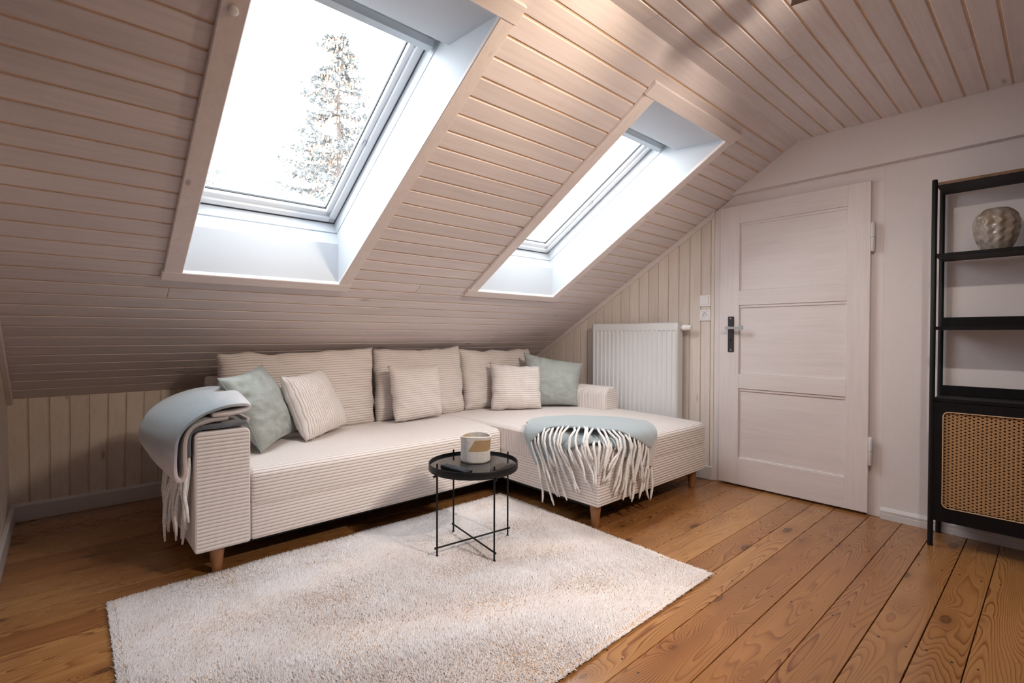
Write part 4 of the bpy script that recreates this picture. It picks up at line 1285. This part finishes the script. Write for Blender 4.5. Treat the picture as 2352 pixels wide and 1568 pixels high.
for zt, hh in ((1.077, .050), (.7275, .048)):
    box('back_rail', BX1 - .014, BX1 - .004, BY0 + .006, BY1 - .006, zt, zt + hh, M_BLACKW, bk, .001)
box('cabinet_side', BX0 + .014, BX1 - .002, BY1 - .020, BY1 - .006, .140, .7095, M_BLACKW, bk, .001)
box('cabinet_side', BX0 + .014, BX1 - .002, BY0 + .006, BY0 + .020, .140, .7095, M_BLACKW, bk, .001)
box('cabinet_bottom', BX0 + .014, BX1 - .002, BY0 + .006, BY1 - .006, .126, .142, M_BLACKW, bk, .001)
box('cabinet_back', BX1 - .010, BX1 - .004, BY0 + .006, BY1 - .006, .142, .7095, M_BLACKW, bk, .0)
def cane_door(y0, y1):
    z0, z1 = .128, .708
    wy0, wy1, wz0, wz1 = y0 + .034, y1 - .034, .196, .664
    fx = BX0 - .006
    r = .022
    # frame with a rounded opening
    bm = bmesh.new()
    def rr(a0, a1, b0, b1, rad_, seg=6):
        out = []
        for ca, cb, t0 in ((a1 - rad_, b1 - rad_, 0), (a0 + rad_, b1 - rad_, 90), (a0 + rad_, b0 + rad_, 180), (a1 - rad_, b0 + rad_, 270)):
            for k in range(seg + 1):
                t = math.radians(t0 + 90 * k / seg); out.append((ca + rad_ * math.cos(t), cb + rad_ * math.sin(t)))
        return out
    inn = rr(wy0, wy1, wz0, wz1, r); outr = rr(y0, y1, z0, z1, .003)
    L0 = [[bm.verts.new((x_, a, b)) for a, b in loop] for x_ in (fx, fx + .018) for loop in (outr, inn)]
    n = len(inn)
    for k in range(n):
        k2 = (k + 1) % n
        bm.faces.new((L0[0][k], L0[0][k2], L0[1][k2], L0[1][k]))
        bm.faces.new((L0[2][k2], L0[2][k], L0[3][k], L0[3][k2]))
        bm.faces.new((L0[1][k], L0[1][k2], L0[3][k2], L0[3][k]))
        bm.faces.new((L0[0][k2], L0[0][k], L0[2][k], L0[2][k2]))
    bmesh.ops.recalc_face_normals(bm, faces=bm.faces)
    d = bm_obj('cane_door', bm, M_BLACKW, bk)
    lp = rr(wy0 + .0015, wy1 - .0015, wz0 + .0015, wz1 - .0015, r)
    b2 = bmesh.new()
    tube_into(b2, [(fx - .0005, a, b) for a, b in lp] + [(fx - .0005, *lp[0]), (fx - .0005, *lp[1])], .0026, 6, cap=False)
    bmesh.ops.recalc_face_normals(b2, faces=b2.faces)
    bm_obj('cane_border', b2, M_CANEFRAME, d, smooth=True)
    # webbing: plate of cells, each with an eight-sided hole; every other column is shifted
    cw, ch = .01465, .01475
    V, F = [], []
    ncol = int((wy1 - wy0) / cw); cw = (wy1 - wy0) / ncol
    nrow = int((wz1 - wz0) / ch); ch = (wz1 - wz0) / nrow
    def cell(yc, zc, hz):
        b0 = len(V)
        hy = cw / 2
        sq = [(hy, 0), (hy, hz), (0, hz), (-hy, hz), (-hy, 0), (-hy, -hz), (0, -hz), (hy, -hz)]
        ho = [(.0042 * math.cos(PI * k / 4), .0034 * math.sin(PI * k / 4)) for k in range(8)]
        for a, b in sq: V.append((fx + .006, yc + a, zc + b))
        for a, b in ho: V.append((fx + .0066, yc + a, zc + b))
        for a, b in ho: V.append((fx + .0086, yc + a, zc + b))
        for k in range(8):
            k2 = (k + 1) % 8
            F.append((b0 + k, b0 + k2, b0 + 8 + k2, b0 + 8 + k)); F.append((b0 + 8 + k, b0 + 8 + k2, b0 + 16 + k2, b0 + 16 + k))
    for i in range(ncol):
        yc = wy1 - cw * (i + .5)
        sh = (i % 2) * .5
        for j in range(nrow):
            zc = wz1 - ch * (j + .5 + sh)
            if zc < wz0 + .003: continue
            cell(yc, zc, ch / 2)
        for (za, zb) in (((wz1 - ch * .5, wz1),) if i % 2 else ()):
            b0 = len(V)
            for a, b in ((yc - cw / 2, za), (yc + cw / 2, za), (yc + cw / 2, zb), (yc - cw / 2, zb)): V.append((fx + .006, a, b))
            F.append((b0, b0 + 1, b0 + 2, b0 + 3))
    cn = from_py('cane_webbing', V, F, M_CANE, d)
    stuff(cn)
    return d
cane_door(.0225, BY1 - .008)
cane_door(BY0 + .008, .0195)
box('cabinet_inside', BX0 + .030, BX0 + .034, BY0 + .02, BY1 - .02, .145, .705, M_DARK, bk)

# ---- vase on the bookcase
VC = Vector((3.285, .212))
def make_vase():
    seg, rows_ = 112, 46
    hh, rmax = .200, .079
    V, F = [], []
    prof = [(0, .60), (.08, .70), (.25, .86), (.5, .985), (.68, 1.0), (.82, .93), (.92, .78), (.985, .62), (1.0, .56)]
    pt = [p[0] for p in prof]; pr = [p[1] for p in prof]
    for j in range(rows_ + 1):
        t = j / rows_
        r = np.interp(t, pt, pr) * rmax
        # zig-zag ridges running up the body
        zig = abs(((t * 5.2) % 1.0) * 2 - 1)
        for i in range(seg):
            a = 2 * PI * i / seg
            ph = 11 * a + 1.9 * zig
            tri = abs(((ph / (2 * PI)) % 1.0) * 2 - 1)
            amp = .10 * math.sin(PI * min(1, max(0, t * 1.02))) ** .6
            rr_ = r * (1 + amp * (tri * 2 - 1) * .9)
            V.append((VC.x + rr_ * math.cos(a), VC.y + rr_ * math.sin(a), 1.4325 + hh * t))
    for j in range(rows_):
        for i in range(seg):
            F.append((j * seg + i, j * seg + (i + 1) % seg, (j + 1) * seg + (i + 1) % seg, (j + 1) * seg + i))
    b0 = len(V)
    V.append((VC.x, VC.y, 1.4325)); 
    for i in range(seg): F.append((b0, (i + 1) % seg, i))
    # inner neck
    top0 = rows_ * seg
    b1 = len(V)
    for i in range(seg):
        a = 2 * PI * i / seg
        V.append((VC.x + rmax * .5 * math.cos(a), VC.y + rmax * .5 * math.sin(a), 1.4325 + hh - .03))
    for i in range(seg): F.append((top0 + i, top0 + (i + 1) % seg, b1 + (i + 1) % seg, b1 + i))
    b2 = len(V); V.append((VC.x, VC.y, 1.4325 + hh - .03))
    for i in range(seg): F.append((b1 + i, b1 + (i + 1) % seg, b2))
    o = from_py('vase', V, F, M_VASE, None)
    bm = bmesh.new(); bm.from_mesh(o.data); bmesh.ops.recalc_face_normals(bm, faces=bm.faces); bm.to_mesh(o.data); bm.free()
    smooth_by_angle(o, 55)
    tag(o, 'glossy beige ceramic vase with zigzag ridges on the upper bookcase shelf', 'vase')
make_vase()

# ---- round white button on the skylight casing
kb = bmesh.new()
for_ = S(0.360, .548, -.0215)
nvec = Vector((0, A_SL, 1)).normalized()
tube_into(kb, [for_ + nvec * .001, for_ - nvec * .006, for_ - nvec * .010, for_ - nvec * .0115], [.0135, .0135, .011, .004], 24)
bmesh.ops.recalc_face_normals(kb, faces=kb.faces)
kn = bm_obj('round_button', kb, M_PLASTIC)
smooth_by_angle(kn, 50)
tag(kn, 'small round white button fixed to the left casing of the large skylight', 'button')

# ---- ceiling spotlight bar, continued out of view with unseen heads added as fill
lamp = tag(empty('ceiling_spotlight', (1.78, .1, H_CEIL)), 'chrome ceiling spotlight bar with warm square heads, some added out of view as fill light', 'lamp')
box('ceiling_plate', 1.75, 1.81, -.70, .58, H_CEIL - .022, H_CEIL, M_CHROME, lamp, .003)
def spot_head(c, aim, power, parent, size=74, col=(1.0, .90, .81), soft=.018):
    c = Vector(c); d = (Vector(aim) - c).normalized()
    a = d.cross(Vector((0, 0, 1))).normalized(); b = d.cross(a)
    bm = bmesh.new()
    def ring(t, hw): return [bm.verts.new(c + d * t + a * sx * hw + b * sy * hw) for sx, sy in ((-1, -1), (1, -1), (1, 1), (-1, 1))]
    r0 = ring(-.045, .020); r1 = ring(0, .030); r2 = ring(.034, .040); r3 = ring(.034, .037); r4 = ring(.004, .024)
    for p, q in ((r0, r1), (r1, r2), (r2, r3), (r3, r4)): quad_strip(bm, p, q)
    bm.faces.new(r0); bm.faces.new(r4)
    bmesh.ops.recalc_face_normals(bm, faces=bm.faces)
    h = bm_obj('spot_head', bm, M_CHROME, parent)
    lens = bmesh.new()
    vs = [lens.verts.new(c + d * .012 + a * sx * .022 + b * sy * .022) for sx, sy in ((-1, -1), (1, -1), (1, 1), (-1, 1))]
    lens.faces.new(vs)
    bmesh.ops.recalc_face_normals(lens, faces=lens.faces)
    bm_obj('lens', lens, M_BULB, h)
    tube('swivel', [c - d * .03, Vector((1.78, c.y, H_CEIL - .018))], .006, M_CHROME, h, 10)
    ld = bpy.data.lights.new('spot_beam', 'SPOT')
    ld.energy = power; ld.color = col; ld.spot_size = math.radians(size); ld.spot_blend = .85; ld.shadow_soft_size = soft
    lo = bpy.data.objects.new('spot_beam', ld); COL.objects.link(lo)
    lo.location = c + d * .05
    lo.rotation_euler = d.to_track_quat('-Z', 'Y').to_euler()
spot_head((1.772, .565, H_CEIL - .085), (3.2, .85, .9), LAMP_W * .25, lamp, 110)
spot_head((1.60, .26, H_CEIL - .165), (1.12, 1.55, 1.97), LAMP_W * .50, lamp, 70, (1.0, .75, .50), .06)
spot_head((1.79, .04, H_CEIL - .092), (2.75, 1.25, .2), LAMP_W * .5, lamp, 100)
spot_head((1.79, -.20, H_CEIL - .092), (1.9, 1.9, .10), LAMP_W * 1.2, lamp, 68)
spot_head((1.56, .02, H_CEIL - .210), (1.85, 1.95, 1.78), LAMP_W * 1.5, lamp, 84, (1.0, .85, .70), .07)  # broad unseen head added to brighten the slope
spot_head((1.79, -.60, H_CEIL - .092), (1.02, 1.58, .0), LAMP_W * 2.0, lamp, 49)

# ---- spruce outside
def spruce(name, base, h, spread, seed, nwh, label, zmin_frac=.35):
    r_ = np.random.default_rng(seed)
    root = tag(empty(name, base), label, 'tree')
    bx, by, bz = base
    tube('trunk', [(bx, by, bz), (bx + .05, by, bz + h * .5), (bx, by, bz + h)], [.16, .10, .015], M_BARK, root, 8)
    brm = bmesh.new()
    NV, NF, CV, CF = [], [], [], []
    for wv in range(nwh):
        f = zmin_frac + (1 - zmin_frac) * wv / nwh
        z = bz + h * f
        ln0 = spread * (1 - f) / (1 - zmin_frac) * 1.0 + .18
        k_ = 7
        for q in range(k_):
            if r_.random() < .20: continue
            a = 2 * PI * q / k_ + r_.random() * .7 + wv * .9
            ln = ln0 * r_.uniform(.6, 1.12)
            pts = []
            for m_ in range(5):
                g = m_ / 4
                pts.append(Vector((bx + math.cos(a) * ln * g, by + math.sin(a) * ln * g, z - .30 * ln * g + .26 * ln * g * g)))
            tube_into(brm, pts, [.022, .018, .013, .009, .004], 4, cap=False)
            ns = int(46 + 100 * ln)
            for _ in range(ns):
                g = r_.uniform(.12, 1.0) ** .8
                i = min(int(g * 4), 3); t = g * 4 - i
                p = pts[i].lerp(pts[i + 1], t)
                off = r_.normal(0, .055 + .05 * ln * .4, 3); off[2] = -abs(off[2]) * .9 + .03
                p = p + Vector(off)
                # needle spray: crossed blades
                aa = a + r_.normal(0, .9); L_ = r_.uniform(.055, .12); W_ = L_ * .33
                d = Vector((math.cos(aa), math.sin(aa), r_.uniform(-.7, .2))).normalized()
                s_ = d.cross(Vector((r_.normal(), r_.normal(), r_.normal()))).normalized()
                b0 = len(NV)
                NV.extend([p, p + d * L_ * .5 + s_ * W_, p + d * L_, p + d * L_ * .5 - s_ * W_]); NF.append((b0, b0 + 1, b0 + 2, b0 + 3))
            if f > .45:
                for _ in range(int(5 + 7 * f * ln + 6 * f)):
                    g = r_.uniform(.2, 1.0); i = min(int(g * 4), 3); t = g * 4 - i
                    p = pts[i].lerp(pts[i + 1], t) + Vector(r_.normal(0, .07, 3))
                    l_, w_ = r_.uniform(.10, .16), .026
                    b0 = len(CV)
                    CV.append(p)
                    for zz, rr_ in ((.3, 1.0), (.75, .8)):
                        for k in range(5):
                            an = 2 * PI * k / 5
                            CV.append(p + Vector((math.cos(an) * w_ * rr_, math.sin(an) * w_ * rr_, -l_ * zz)))
                    CV.append(p + Vector((0, 0, -l_)))
                    for k in range(5):
                        k2 = (k + 1) % 5
                        CF.append((b0, b0 + 1 + k, b0 + 1 + k2)); CF.append((b0 + 1 + k, b0 + 6 + k, b0 + 6 + k2, b0 + 1 + k2)); CF.append((b0 + 6 + k, b0 + 11, b0 + 6 + k2))
    stuff(bm_obj('branches', brm, M_BARK, root))
    stuff(from_py('needles', NV, NF, M_NEEDLE, root))
    stuff(from_py('cones', CV, CF, M_CONE, root))
    return root
spruce('spruce_tree', (5.45, 12.95, -3.2), 12.4, 3.1, 5, 24, 'tall spruce laden with brown cones, standing beyond the large skylight')
spruce('spruce_tree', (2.30, 19.0, -3.2), 16.5, 2.3, 9, 22, 'second spruce showing only branch tips at the left edge of the large skylight', .45)
